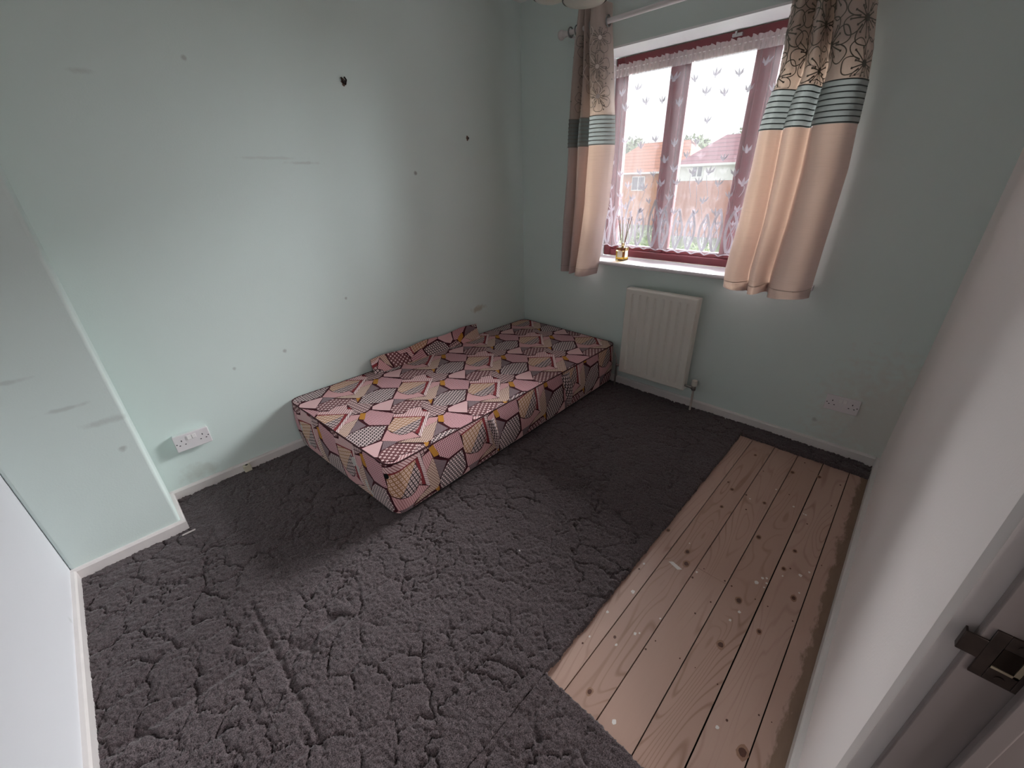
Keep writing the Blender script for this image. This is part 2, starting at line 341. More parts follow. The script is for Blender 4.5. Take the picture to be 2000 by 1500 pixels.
def carpet_patch(mb, x0, x1, y0, y1, st, edges=''):
    nx, ny = int(round((x1-x0)/st)), int(round((y1-y0)/st)); X, Y = np.meshgrid(np.linspace(x0,x1,nx+1), np.linspace(y0,y1,ny+1), indexing='ij')
    Z = carpet_height(X, Y); jx = (rng.random(X.shape)-.5)*.0025; jy = (rng.random(X.shape)-.5)*.0025; P = X+jx; Q = Y+jy
    fr = lambda n, f: .006*(vnoise(np.arange(n)*st, np.zeros(n), 28, f)-.5)+.004*(rng.random(n)-.5)
    if 'R' in edges: P[-1,:] += fr(ny+1,21); P[-2,:] = np.minimum(P[-2,:], P[-1,:]-.001); Z[-1,:] -= .004
    if 'T' in edges: Q[:,-1] += fr(nx+1,22); Q[:,-2] = np.minimum(Q[:,-2], Q[:,-1]-.001); Z[:,-1] -= .004
    if 'B' in edges: Q[:,0] += fr(nx+1,23); Q[:,1] = np.maximum(Q[:,1], Q[:,0]+.001); Z[:,0] -= .004
    return P, Q, Z
V = []; F = []
def add_patch(P, Q, Z, skirts):
    base = len(V); nx, ny = P.shape
    V.extend(np.stack([P, Q, Z], -1).reshape(-1,3).tolist()); idx = np.arange(nx*ny).reshape(nx,ny)+base
    F.extend(np.stack([idx[:-1,:-1], idx[1:,:-1], idx[1:,1:], idx[:-1,1:]], -1).reshape(-1,4).tolist())
    for key in skirts:
        e = {'R': idx[-1,:], 'T': idx[::-1,-1], 'B': idx[0:,0], 'L': idx[::-1,0] if False else idx[0,::-1]}[key]
        b0 = len(V); V.extend([[V[i][0], V[i][1], .001] for i in e])
        for k in range(len(e)-1): F.append([int(e[k]), b0+k, b0+k+1, int(e[k+1])])
SP = .0046
add_patch(*carpet_patch(None, .016, CXE, BY+.016, -.016, SP, 'R'), 'R')
add_patch(*carpet_patch(None, BX+.016, CXE, YN+.016, BY+.016, SP), '')
add_patch(*carpet_patch(None, CXE, WX, YN+.016, -1.978, SP, 'T'), 'T')
add_patch(*carpet_patch(None, CXE, WX-.016, -.132, -.016, SP, 'B'), 'B')
def carpet_mat():
    k = NB('plush_carpet'); ob = k.obj()
    g = k.step(k.noise(ob, 290, 3, .7), .39, .66); big = k.noise(ob, 3.2, 3); mid = k.noise(ob, 22, 3)
    c = k.mix(g, (.017,.012,.014), (.215,.168,.177)); c = k.mix(k.math('MULTIPLY', big, .35), c, (.105,.074,.074)); c = k.mix(k.math('MULTIPLY', mid, .3), c, (.075,.072,.078))
    x, y, z = k.sep(ob); wb_ = k.math('MULTIPLY', k.math('SUBTRACT', mid, .5), .03)      # wardrobe footprint, darkened to put the shade and nap there into the colour
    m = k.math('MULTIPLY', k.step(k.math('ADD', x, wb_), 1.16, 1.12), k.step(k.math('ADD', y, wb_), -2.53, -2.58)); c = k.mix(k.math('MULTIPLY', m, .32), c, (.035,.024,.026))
    k.col(c); k.rough(1.0, .05); k.b.inputs['Sheen Weight'].default_value = .25; k.b.inputs['Sheen Roughness'].default_value = .5
    k.bump(k.noise(ob, 420, 2), .5, .003); return k.m
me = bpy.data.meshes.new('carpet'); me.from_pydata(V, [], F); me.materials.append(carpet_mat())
me.polygons.foreach_set('use_smooth', [True]*len(me.polygons))
o = bpy.data.objects.new('carpet', me); C.objects.link(o)
tag(o, 'dark brown grey plush carpet with cracked relief, cut away over the boards', 'carpet')

# ------------------------------------------------------------------ window
M_frame = plain('mahogany_frame', (.135,.022,.028), .32, .5, mottle=(18,.25)); M_sill = plain('white_sill_plastic', (.80,.77,.80), .16, .5)
def glass_mat():
    k = NB('window_glass'); tr = k.n('ShaderNodeBsdfTransparent'); gl = k.n('ShaderNodeBsdfGlossy'); gl.inputs['Roughness'].default_value = .02
    fr = k.n('ShaderNodeFresnel'); fr.inputs[0].default_value = 1.45; mx = k.n('ShaderNodeMixShader')
    k.lk(fr.outputs[0], mx.inputs[0]); k.lk(tr.outputs[0], mx.inputs[1]); k.lk(gl.outputs[0], mx.inputs[2]); k.lk(mx.outputs[0], k.out.inputs[0]); return k.m
M_glass = glass_mat()
win = thing('window_1', 'three-light window with dark red mahogany frame', 'window', ((WINX0+WINX1)/2, .2, WINZ0), kind='structure')
x0, x1, z0, z1 = WINX0+.006, WINX1-.006, WINZ0, WINZ1-.008; fy0, fy1 = .2, .265
mb = MB(); mb.box((x0,fy0,z0),(x0+.055,fy1,z1)); mb.box((x1-.055,fy0,z0),(x1,fy1,z1)); mb.box((x0+.055,fy0,z1-.055),(x1-.055,fy1,z1)); mb.box((x0+.055,fy0,z0),(x1-.055,fy1,z0+.05))
mb.build('window_frame', M_frame, win, bevel=.006)
mull = [1.052, 1.508]
for m in mull:
    mb = MB(); mb.box((m-.03,fy0,z0+.05),(m+.03,fy1,z1-.055)); mb.build('mullion', M_frame, win, bevel=.006)
xs = [x0+.055, mull[0]-.03, mull[0]+.03, mull[1]-.03, mull[1]+.03, x1-.055]
for a, b in ((xs[0],xs[1]),(xs[2],xs[3]),(xs[4],xs[5])):
    mb = MB(); q = .03; zz0, zz1 = z0+.05, z1-.055
    mb.box((a,.212,zz0),(a+q,.252,zz1)); mb.box((b-q,.212,zz0),(b,.252,zz1)); mb.box((a+q,.212,zz0),(b-q,.252,zz0+q)); mb.box((a+q,.212,zz1-q),(b-q,.252,zz1))
    s_ = mb.build('sash', M_frame, win, bevel=.004)
    mb = MB(); mb.box((a+q-.004,.229,zz0+q-.004),(b-q+.004,.233,zz1-q+.004)); mb.build('pane', M_glass, s_)
mb = MB(); mb.box((1.32,.185,z1-.028),(1.37,.2,z1-.014)); mb.box((1.335,.178,z1-.024),(1.345,.19,z1-.006)); mb.build('stay_catch', plain('worn_steel', (.4,.4,.4), .35, metal=1), win, bevel=.002)
# sill: bullnosed board
mb = MB(); prof = [(.2,.905),(-.03,.905)]+[(-.03-.012*math.sin(t), .893+.012*math.cos(t)) for t in np.linspace(.3,PI-.3,6)]+[(-.03,.881),(-.0,.881),(.0,.876),(.2,.876)]
def sillrow(x): return [(x, a, b) for a, b in prof]
rows = [sillrow(.585), sillrow(2.015)]; mb.grid(rows, 0, wrap_v=True); mb.face(rows[0][::-1]); mb.face(rows[1])
struct('trim_2', mb, M_sill, 'glossy white window sill under the lace curtain', 'window sill', smooth=40)

# ------------------------------------------------------------------ cloth materials
def cloth(name, c, transl=.35, rough=.75, weave=900, sheen=.2, slub=0, tc=None):
    k = NB(name); ob = k.obj(); k.rough(rough, .25); nz = k.noise(ob, 7, 3)
    cc = k.mix(nz, tuple(x*.94 for x in c), tuple(min(1,x*1.05) for x in c))
    if slub:
        x, y, z = k.sep(ob); sl = k.noise(k.comb(k.math('MULTIPLY', x, 12), k.math('MULTIPLY', y, 12), k.math('MULTIPLY', z, 260)), 1, 2)
        cc = k.mix(k.math('MULTIPLY', k.step(sl, .5, .75), slub), cc, tuple(x*.72 for x in c)); bmp = k.bump(sl, .12, .001)
    else: bmp = k.bump(k.noise(ob, weave, 1), .15, .0006)
    k.col(cc); k.b.inputs['Sheen Weight'].default_value = sheen
    tl = k.n('ShaderNodeBsdfTranslucent'); k.inp(tl.inputs[0], (*(tc or c), 1)); mx = k.n('ShaderNodeMixShader'); mx.inputs[0].default_value = transl
    k.lk(k.b.outputs[0], mx.inputs[1]); k.lk(tl.outputs[0], mx.inputs[2]); k.lk(mx.outputs[0], k.out.inputs[0]); return k.m
M_cream = cloth('cream_pink_satin', (.575,.475,.47), .17, .5, slub=.3, tc=(.63,.43,.31)); M_cream2 = cloth('cream_flower_cloth', (.50,.42,.385), .17, .65, tc=(.54,.40,.30))
M_band = cloth('teal_grey_satin', (.185,.205,.198), .2, .45, tc=(.36,.395,.375)); M_thread = plain('dark_teal_thread', (.15,.145,.125), .7, .2); M_thread2 = plain('grey_taupe_thread', (.22,.20,.185), .7, .2); M_pale_thread = plain('pale_ribbon', (.78,.70,.66), .5, .4)

class Cloth:
    """surface from a plan curve of folds swept down, its left and right edges given per height"""
    def __init__(s, plan, L, R, z0, z1, hemfun=None, ybot=0, amp=1):
        s.amp = amp
        s.c = catmull(plan, 10); s.a0, s.a1 = s.c[0][0], s.c[-1][0]; s.L, s.R, s.z0, s.z1 = L, R, z0, z1; s.ybot = ybot; s.hem = hemfun
        d = np.hypot(*np.diff(s.c, axis=0).T); s.s = np.concatenate([[0], np.cumsum(d)]); s.len = s.s[-1]
    def at(s, l, z):
        x = np.interp(l, s.s, s.c[:,0]); y = np.interp(l, s.s, s.c[:,1]); t = (x-s.a0)/(s.a1-s.a0); lx, rx = lerp_tab(s.L, z), lerp_tab(s.R, z)
        k = (s.z1-z)/(s.z1-s.z0); y = -.085+(y+.085)*(1+.18*k)*s.amp+s.ybot*k+.004*math.sin(9*z+7*t)
        return Vector((lx+(rx-lx)*t+.004*math.sin(5*z+11*t), y, z))
    def nrm(s, l, z):
        e = .003; a, b = s.at(max(l-e,0), z), s.at(min(l+e,s.len), z); c, d = s.at(l, z-e), s.at(l, z+e)
        n = (b-a).cross(d-c).normalized(); return n if n.y < 0 or True else -n
    def panel(s, name, za, zb, mat, parent, st=.02, wob=0, extra=None):
        mb = MB(); nl = len(s.s); nz = max(2, int((zb-za)/st)); P = []
        for l in s.s:
            row = []
            for j in range(nz+1):
                z = za+(zb-za)*j/nz; zz = z
                p = s.at(l, z)
                if j == 0 and wob: p.z += wob*math.sin(l*23)
                if extra: p += s.nrm(l, z)*extra(z)
                row.append(p)
            P.append(row)
        mb.grid(P); return mb
    def stitch(s, mb, pts, w, mi, off=.0022):
        P, N = [], []
        for l, z in pts:
            if l < .004 or l > s.len-.004:
                if len(P) > 1: mb.ribbon(P, N, w, mi)
                P, N = [], []; continue
            n = s.nrm(l, z); P.append(s.at(l, z)+n*off); N.append(n)
        if len(P) > 1: mb.ribbon(P, N, w, mi)

def flower(cl, mb, l, z, R, mi, w, zmin, zmax, rot, npet=6, mic=None):
    pet = []
    clampz = lambda pts: [q for q in pts if zmin+.004 < q[1] < zmax-.004]
    for k in range(npet):
        a = rot+2*PI*k/npet; pts = []
        for t in np.linspace(0, 1, 19):
            ang = a+(t-.5)*2*PI/npet*1.12; rr = R*(.30+.70*math.sin(PI*min(max(t,0),1))**.55)*(1+.05*math.sin(3*PI*t))
            pts.append((l+rr*math.cos(ang), z+rr*math.sin(ang)))
        pts = clampz(pts)
        if len(pts) > 2: cl.stitch(mb, pts, w, mi)
    for k in range(12):
        a = rot+.2+2*PI*k/12; r1 = R*(.45+.22*((k*7) % 3)/2)
        pts = clampz([(l+r*math.cos(a), z+r*math.sin(a)) for r in np.linspace(R*.05, r1, 6)])
        if len(pts) > 2:
            cl.stitch(mb, pts, w*1.1, mi)
            e = pts[-1]; cl.stitch(mb, [(e[0]-w*.9, e[1]), (e[0]+w*.9, e[1])], w*1.8, mi, .0026)
    if zmin+R*.15 < z < zmax-R*.15:
        for k in range(5): cl.stitch(mb, [(l-R*.13*math.cos(k*.62), z-R*.13*math.sin(k*.62)), (l+R*.13*math.cos(k*.62), z+R*.13*math.sin(k*.62))], R*.12, mi if mic is None else mic, .003+.0001*k)

def make_curtain(label, cl, eyelets, thread, fl, width, dots, pale=False):
    root = thing('curtain', label, 'curtain', (float(np.mean([cl.c[0][0], cl.c[-1][0]])), -.085, cl.z0), 'eyelet curtains at the window')
    zb0, zb1 = 1.603, 1.757
    mb = cl.panel('', zb1, cl.z1, 0, root)
    for (l, z, R, rot) in fl: flower(cl, mb, l, z, R, 1, width, zb1, 2.175, rot, mic=2 if pale else None)
    g = random.Random(3)
    for _ in range(dots):
        l, z = g.random()*cl.len, zb1+.01+g.random()*.38; cl.stitch(mb, [(l-.0035, z), (l+.0035, z)], .007, 1)
    if pale:
        for k in range(16):
            l0, zz = .33*cl.len+g.random()*.62*cl.len, zb1+.03+g.random()*.30
            cl.stitch(mb, [(l0+.018*math.sin(t*5+k), zz+t*.10) for t in np.linspace(0,1,12)], .0035, 2, .004)
    mb.build('flower_panel', [M_cream2, thread, M_pale_thread], root, smooth=70, merge=False)
    mb = cl.panel('', zb0, zb1, 0, root, st=.004, extra=lambda z: .0018+.0022*(((z-zb0)/.0215) % 1.0))
    for k in range(8): cl.stitch(mb, [(l, zb0+.004+.0212*k) for l in np.linspace(.005, cl.len-.005, 70)], .0045, 1, .0052)
    mb.build('pleated_band', [M_band, M_thread2 if pale else plain('band_thread', (.05,.06,.06), .7)], root, smooth=60)
    mb = cl.panel('', cl.z0, zb0+.002, 0, root, wob=.006)
    cl.stitch(mb, [(l, cl.z0+.045) for l in np.linspace(.005, cl.len-.005, 70)], .0035, 1, .001)
    mb.build('lower_panel', [M_cream, plain('hem_stitch', (.42,.33,.30), .7)], root, smooth=70)
    for (x, y) in eyelets:
        mb = MB(); n = 20; R, r = .024, .0035; rows = []
        for i in range(n):
            a = 2*PI*i/n; rows.append([(x+r*math.sin(2*PI*j/8)*1.2, y+(R+r*math.cos(2*PI*j/8))*math.cos(a), 2.2+(R+r*math.cos(2*PI*j/8))*math.sin(a)) for j in range(8)])
        mb.grid(rows, 0, wrap_u=True, wrap_v=True); mb.build('eyelet', plain('dull_steel_eyelet', (.30,.31,.31), .4, metal=.8), root, smooth=180)
    return root
clL = Cloth([(.46,-.055),(.475,-.10),(.50,-.125),(.522,-.10),(.535,-.055),(.555,-.10),(.578,-.13),(.598,-.10),(.608,-.05),(.62,-.09),(.645,-.135),(.69,-.15),(.73,-.125),(.75,-.085),(.76,-.05)],
    [(.81,.455),(1.2,.464),(1.6,.479),(1.77,.492),(2.06,.51),(2.29,.534)], [(.81,.735),(.945,.762),(1.27,.806),(1.58,.812),(1.74,.80),(2.01,.765),(2.20,.738),(2.29,.735)], .812, 2.285)
clR = Cloth([(1.60,-.045),(1.612,-.09),(1.64,-.115),(1.675,-.12),(1.705,-.09),(1.72,-.065),(1.735,-.09),(1.755,-.135),(1.785,-.15),(1.806,-.125),(1.815,-.07),(1.828,-.055),(1.842,-.08),(1.862,-.13),(1.91,-.155),(1.965,-.15),(2.0,-.115),(2.018,-.055)],
    [(.86,1.60),(.95,1.592),(1.02,1.597),(1.2,1.611),(1.6,1.612),(1.72,1.63),(1.81,1.655),(2.28,1.645)], [(.86,2.01),(1.2,2.018),(1.43,2.018),(1.6,2.001),(1.76,1.99),(1.85,1.978),(2.01,1.947),(2.28,1.93)], .852, 2.285, amp=1.25)
g = random.Random(5)
flL = [(.16+.17*i+.03*g.random(), 1.83+.145*j+(.07 if i % 2 else 0)+.02*g.random(), .078, g.random()*2) for i in range(3) for j in range(3)]
flR = [(.05+.15*i+.02*g.random(), 1.80+.15*j+(.075 if i % 2 else 0)+.015*g.random(), .094, g.random()*2) for i in range(7) for j in range(3)]
make_curtain('left cream pink eyelet curtain with teal pleated band near the corner', clL, [(.48,-.086),(.527,-.086),(.56,-.086),(.603,-.086),(.628,-.086),(.738,-.086)], M_thread2, flL, .0028, 60, True)
make_curtain('right backlit peach eyelet curtain with bold dark flower outlines', clR, [(1.66,-.086),(1.71,-.086),(1.76,-.086),(1.79,-.086),(1.84,-.086),(1.92,-.086)], M_thread, flR, .0040, 0)

# rod
M_rod = plain('white_painted_rod', (.70,.66,.65), .3, .5)
rod = thing('curtain_rod', 'white curtain rod with ball ends above the window', 'curtain rod', (1.24,-.086,2.2))
mb = MB(); mb.tube([(.445,-.086,2.2),(2.10,-.086,2.2)], .0125, 16); mb.build('pole', M_rod, rod, smooth=40)
for x, s_ in ((.445,-1),(2.10,1)):
    mb = MB(); mb.lathe([(.0125,0),(.017,.004*1),(.017,.012),(.013,.016),(.021,.022),(.026,.034),(.022,.046),(.010,.053),(.001,.055)] if s_ > 0 else [(.001,-.055),(.010,-.053),(.022,-.046),(.026,-.034),(.021,-.022),(.013,-.016),(.017,-.012),(.017,-.004),(.0125,0)], (x,-.086,2.2), 20, axis='x')
    mb.build('finial', M_rod, rod, smooth=60)
for x in (.468, 2.075):
    mb = MB(); mb.box((x-.008,-.09,2.182),(x+.008,-.002,2.189)); mb.box((x-.02,-.006,2.14),(x+.02,0,2.23)); mb.build('bracket', M_rod, rod, bevel=.002)

# ------------------------------------------------------------------ lace
def lace_mat(name, c, op, tl_=.2):
    k = NB(name); k.col(c); k.rough(.8, .1); tl = k.n('ShaderNodeBsdfTranslucent'); tl.inputs[0].default_value = (*c, 1)
    m1 = k.n('ShaderNodeMixShader'); m1.inputs[0].default_value = tl_; k.lk(k.b.outputs[0], m1.inputs[1]); k.lk(tl.outputs[0], m1.inputs[2])
    tr = k.n('ShaderNodeBsdfTransparent'); m2 = k.n('ShaderNodeMixShader'); ob = k.obj(); x, y, z = k.sep(ob)
    nz = k.noise(k.comb(k.math('MULTIPLY', x, 60), 0.0, k.math('MULTIPLY', z, 3)), 1, 2)
    k.inp(m2.inputs[0], k.math('MULTIPLY_ADD', nz, op*.5, op*.75)); k.lk(tr.outputs[0], m2.inputs[1]); k.lk(m1.outputs[0], m2.inputs[2]); k.lk(m2.outputs[0], k.out.inputs[0]); return k.m
M_net = lace_mat('sheer_net', (.80,.76,.80), .17, .25); M_motif = lace_mat('lace_motif', (.66,.64,.70), .88, .05); M_head = lace_mat('lace_heading', (.80,.74,.75), .62, .25)
LX0, LX1 = .662, 1.875
def lace_y(x, z):
    k = np.interp(x, [.66,1.0,1.45,1.60,1.93], [70,62,66,95,80]); return .128+.010*math.sin(66*x+.6*math.sin(3*z))*(.6+.4*math.sin(11*x+2))+.004*math.sin(151*x+z*2)
def lace_hem(x): return .985+.012*abs(math.sin((x-.66)*PI/.082))-.006
def lp(x, z): return Vector((x, lace_y(x, z), z))
net = thing('lace_curtain', 'sheer white lace net curtain with tulip motifs across the window', 'net curtain', (1.28,.13,.985))
mb = MB(); nx = 420; P = []
for i in range(nx+1):
    x = LX0+(LX1-LX0)*i/nx; row = []
    for j in range(15): z = lace_hem(x)+(2.0-lace_hem(x))*j/14; row.append(lp(x, z))
    P.append(row)
mb.grid(P, 0)
def lst(pts, w, off=.003, mi=1):
    pp = [lp(x, z)+Vector((0,-off,0)) for x, z in pts]; mb.ribbon(pp, [(0,-1,0)]*len(pp), w, mi)
def tulip(x, z, s_, lean=0):
    o3 = lambda a, b: lp(x+(a+lean*b)*s_, z+b*s_)+Vector((0,-.0035,0))
    for poly in ([(-.12,0),(.12,0),(.16,.45),(0,1.0),(-.16,.45)], [(-.1,0),(-.18,.35),(-.62,.85),(-.50,.25)], [(.1,0),(.50,.25),(.62,.85),(.18,.35)], [(-.22,0),(-.08,-.16),(.08,-.16),(.22,0)]):
        mb.face([o3(a, b) for a, b in poly], 1)
g = random.Random(2)
rowsz = [1.90,1.80,1.70,1.60,1.51,1.43,1.36,1.29,1.22]
for j, z in enumerate(rowsz):
    for i in range(11):
        x = .71+.117*i+(.058 if j % 2 else 0)+g.uniform(-.022,.022)
        if x > 1.84 or g.random() < (.22 if z > 1.45 else .06): continue
        zz = z+g.uniform(-.022,.022); tulip(x, zz, .034+.008*g.random(), g.uniform(-.3,.3))
        if z < 1.45: L = g.uniform(.06,.14); lst([(x+.012*math.sin(t*3+i), zz-L*t) for t in np.linspace(0.05,1,9)], .0028)
for i in range(14):     # tall leaves that rise from the hem
    x = .70+.083*i+g.uniform(-.01,.01)
    for s_ in (-1,1):
        H = g.uniform(.20,.30); lst([(x+s_*(.026*math.sin(t*PI*1.05)+.004), lace_hem(x)+.012+H*t) for t in np.linspace(0,1,16)], .015)
        lst([(x+s_*(.013*math.sin(t*PI*1.4)), lace_hem(x)+.01+H*.75*t) for t in np.linspace(0,1,12)], .007)
    lst([(x, lace_hem(x)+.008+.16*t) for t in np.linspace(0,1,8)], .0035); tulip(x, lace_hem(x)+.17, .024)
lst([(x, lace_hem(x)+.003) for x in np.linspace(LX0, LX1, 300)], .007)
mb.build('net', [M_net, M_motif], net, smooth=80)
mb = MB(); P = []; nx = 600
for i in range(nx+1):
    x = LX0+(LX1-LX0)*i/nx; a = .009*math.sin(x*250)+.005*math.sin(x*111); fr = .008*abs(math.sin(x*92))
    P.append([(x, .122+.2*a, 1.972), (x, .122+a, 1.990), (x, .124+.5*a, 2.008), (x, .124+.4*a, 2.018), (x, .122+1.3*a, 2.031+fr)])
mb.grid(P); mb.build('gathered_heading', M_head, net, smooth=80)
mb = MB(); mb.tube([(.634,.127,2.013),(1.898,.127,2.013)], .003, 8); o = mb.build('curtain_wire', plain('white_wire', (.82,.8,.8), .4), None, smooth=180)
tag(o, 'thin white stretch wire that carries the lace curtain', 'curtain wire')

# ------------------------------------------------------------------ reed diffuser on the sill
def clear_mat(name, c, ior=1.45, rough=.03):
    k = NB(name); k.col(c); k.b.inputs['Transmission Weight'].default_value = 1; k.b.inputs['IOR'].default_value = ior; k.rough(rough, .5); return k.m
dx, dy, dz = .862, .072, .905; hw = .031
dif = thing('reed_diffuser', 'small yellow glass reed diffuser bottle on the window sill', 'diffuser', (dx,dy,dz))
mb = MB(); mb.box((dx-hw,dy-hw,dz),(dx+hw,dy+hw,dz+.088)); mb.lathe([(.016,.088),(.0145,.094),(.0145,.108),(.017,.110),(.017,.116),(.011,.116)], (dx,dy,dz), 20)
mb.build('bottle', clear_mat('amber_glass', (.93,.83,.42)), dif, bevel=.004)
mb = MB(); mb.box((dx-hw+.005,dy-hw+.005,dz+.007),(dx+hw-.005,dy+hw-.005,dz+.062)); mb.build('perfume_oil', clear_mat('yellow_oil', (.92,.70,.15), 1.36), dif)
mb = MB(); mb.box((dx-.019,dy-hw-.0012,dz+.022),(dx+.019,dy-hw-.0002,dz+.066)); mb.box((dx+hw+.0002,dy-.019,dz+.022),(dx+hw+.0012,dy+.019,dz+.066)); mb.build('paper_label', plain('cream_label', (.80,.74,.62), .6), dif)
M_reed = plain('rattan_reed', (.26,.13,.085), .7)
for (bx_, by_, tx, ty, h) in ((.004,0,-.062,.010,.285),(-.004,.003,-.040,-.012,.29),(.002,-.003,-.030,.02,.278),(-.003,-.002,.046,.006,.285),(0,.004,.038,-.016,.275)):
    mb = MB(); mb.tube([(dx+bx_-tx*.1,dy+by_-ty*.1,dz+.02),(dx+tx,dy+ty,dz+h)], .0022, 8); mb.build('reed', M_reed, dif, smooth=60)

# ------------------------------------------------------------------ radiator
RX0, RX1, RZ0, RZ1, RY = 1.016, 1.495, .158, .768, -.112
M_rad = plain('cream_radiator_enamel', (.74,.705,.645), .34, .5)
rad = thing('radiator', 'cream panel radiator with eight flutes under the window', 'radiator', ((RX0+RX1)/2, -.06, RZ0))
mb = MB(); NX, NZ = 240, 140; P = []
for i in range(NX+1):
    x = RX0+(RX1-RX0)*i/NX; row = []
    for j in range(NZ+1):
        z = RZ0+(RZ1-RZ0)*j/NZ; h = 0
        k = (x-RX0-.030)/(RX1-RX0-.06)*8-.5; c = round(k); c = min(7, max(0, c)); xc = RX0+.030+(c+.5)/8*(RX1-RX0-.06)
        dz_ = max(0, RZ0+.045-z, z-(RZ1-.045)); d = math.hypot(x-xc, dz_*.9); h = -.008*(.5+.5*math.cos(PI*min(1, d/.012)))
        ed = min(x-RX0, RX1-x, z-RZ0, RZ1-z); yy = RY-h+.004
        if ed < .006: yy = RY+.004+.0095*(1-ed/.006)
        row.append((x, yy, z))
    P.append(row)
mb.grid(P); mb.build('front_panel', M_rad, rad, smooth=50)
mb = MB(); mb.box((RX0,RY+.0135,RZ0),(RX1,-.045,RZ1-.002)); mb.build('body', M_rad, rad, bevel=.004)
for x in (RX0+.09, RX1-.09):
    mb = MB(); mb.box((x-.015,-.046,RZ0+.10),(x+.015,-.002,RZ1-.10)); mb.build('bracket', M_gloss, rad, bevel=.002)
M_chrome = plain('tarnished_chrome', (.35,.32,.30), .35, metal=1); M_cap = plain('cream_valve_cap', (.70,.66,.58), .4)
vx = 1.553
mb = MB(); mb.tube([(RX1-.005,-.085,.195),(vx-.014,-.085,.195)], .008, 12); mb.lathe([(.011,.176),(.014,.18),(.014,.205),(.010,.21)], (vx,-.085,0), 16); mb.tube([(vx-.02,-.085,.195),(vx,-.085,.195)], .0115, 6)
vb = mb.build('valve', M_chrome, rad, smooth=40)
mb = MB(); mb.lathe([(.014,.208),(.0175,.212),(.018,.236),(.0165,.246),(.004,.248)], (vx,-.085,0), 20); mb.build('valve_cap', M_cap, vb, smooth=40)
mb = MB(); mb.tube([(vx,-.085,.178),(vx+.002,-.084,.12),(vx+.001,-.082,.06),(vx,-.08,.030)], .0068, 12); mb.build('supply_pipe', plain('painted_copper_pipe', (.48,.42,.38), .4, mottle=(40,.25)), rad, smooth=60)
mb = MB(); mb.tube([(RX0+.005,-.085,.195),(RX0-.03,-.085,.195)], .008, 12); mb.tube([(RX0-.03,-.085,.21),(RX0-.03,-.085,.030)], .0068, 12); mb.build('return_pipe', M_chrome, rad, smooth=40)

# ------------------------------------------------------------------ sockets
M_plate = plain('white_socket_plastic', (.72,.68,.70), .3, .5); M_rock = plain('white_rocker', (.82,.79,.79), .25, .5); M_hole = plain('socket_hole', (.02,.02,.02), .6)
def socket(label, org, ux, n, depth):
    """org: lower left corner on the wall; ux: along the wall to the right seen from the room; n: into the room"""
    o3, ux, n, uz = Vector(org), Vector(ux), Vector(n), Vector((0,0,1))
    P = lambda a, b, c: o3+ux*a+uz*b+n*c
    root = thing('double_socket', label, 'socket', P(.073,0,0), 'double power sockets')
    def bx(mb, a0, a1, b0, b1, c0, c1): mb.box(P(a0,b0,c0), P(a1,b1,c1))
    if depth > .015:
        mb = MB(); bx(mb, .002, .144, .002, .084, 0, depth-.007); mb.build('back_box', plain('white_back_box', (.66,.70,.69), .4), root, bevel=.003)
    mb = MB(); bx(mb, 0, .146, 0, .086, depth-.007 if depth > .015 else 0, depth); pl = mb.build('faceplate', M_plate, root, bevel=.003, seg=3)
    for c in (.063, .083):
        mb = MB(); bx(mb, c-.0085, c+.0085, .052, .074, depth, depth+.0045); mb.build('rocker_switch', M_rock, root, bevel=.0015)
    for c in (.030, .116):
        for (a0, a1, b0, b1) in ((c-.002,c+.002,.052,.060),(c-.0145,c-.0085,.031,.0355),(c+.0085,c+.0145,.031,.0355)):
            mb = MB(); bx(mb, a0, a1, b0, b1, depth-.001, depth+.0003); mb.build('pin_hole', M_hole, pl)
        cc = c+(.022 if c > .07 else -.022); mb = MB(); bx(mb, cc-.0025, cc+.0025, .040, .045, depth-.001, depth+.0003); mb.build('screw', M_hole, pl)
    return root
socket('surface-mounted white double socket on the mint wall left of the bed', (0,-2.547,.274), (0,1,0), (1,0,0), .035)
socket('flush white double socket on the wall right of the radiator', (2.218,0,.267), (1,0,0), (0,-1,0), .010)

# phone outlet over the left baseboard
ph = thing('phone_outlet', 'tiny yellowed cable outlet clipped over the left baseboard', 'cable outlet', (.03,-2.305,.02))
mb = MB(); mb.box((0.016,-2.323,.024),(.040,-2.287,.062)); mb.build('outlet_body', plain('yellowed_plastic', (.60,.56,.44), .45), ph, bevel=.003)
mb = MB(); mb.lathe([(.007,.0595),(.007,.0626)], (.028,-2.305,0), 14); mb.build('cable_hole', M_hole, ph)

# wall marks that stand proud: torn plug holes and a hook
def wall_plug(label, y, z, r, hook):
    root = thing('wall_plug', label, 'wall plug', (.0,y,z))
    mb = MB(); n = 14; rows = []
    for (rr, h) in ((r*1.5,.0004),(r*1.2,.003),(r*.9,.004)): rows.append([(h, y+rr*math.cos(2*PI*j/n)*(1+.25*math.sin(3*j)), z+rr*1.25*math.sin(2*PI*j/n)*(1+.2*math.cos(5*j))) for j in range(n)])
    mb.grid(rows, 0, wrap_v=True); mb.face(rows[-1]); mb.build('torn_rim', plain('torn_plaster', (.16,.10,.075), .8), root)
    mb = MB(); mb.lathe([(r*.6,.002),(r*.6,.012),(r*.3,.013)], (0,y,z), 12, axis='x'); mb.build('plug', plain('dark_plug', (.03,.025,.025), .5), root, smooth=40)
    if hook: mb = MB(); mb.tube([(.006,y+.004,z+.02),(.012,y+.010,z+.008),(.012,y+.002,z-.012),(.005,y-.006,z-.004),(.004,y-.012,z+.018)], .004, 8); mb.build('hook', M_dark, root, smooth=60)
wall_plug('larger dark plug with bent hook high on the mint wall', -1.331, 1.893, .009, True)
wall_plug('smaller dark plug nearer the window corner on the mint wall', -.53, 1.679, .0075, False)
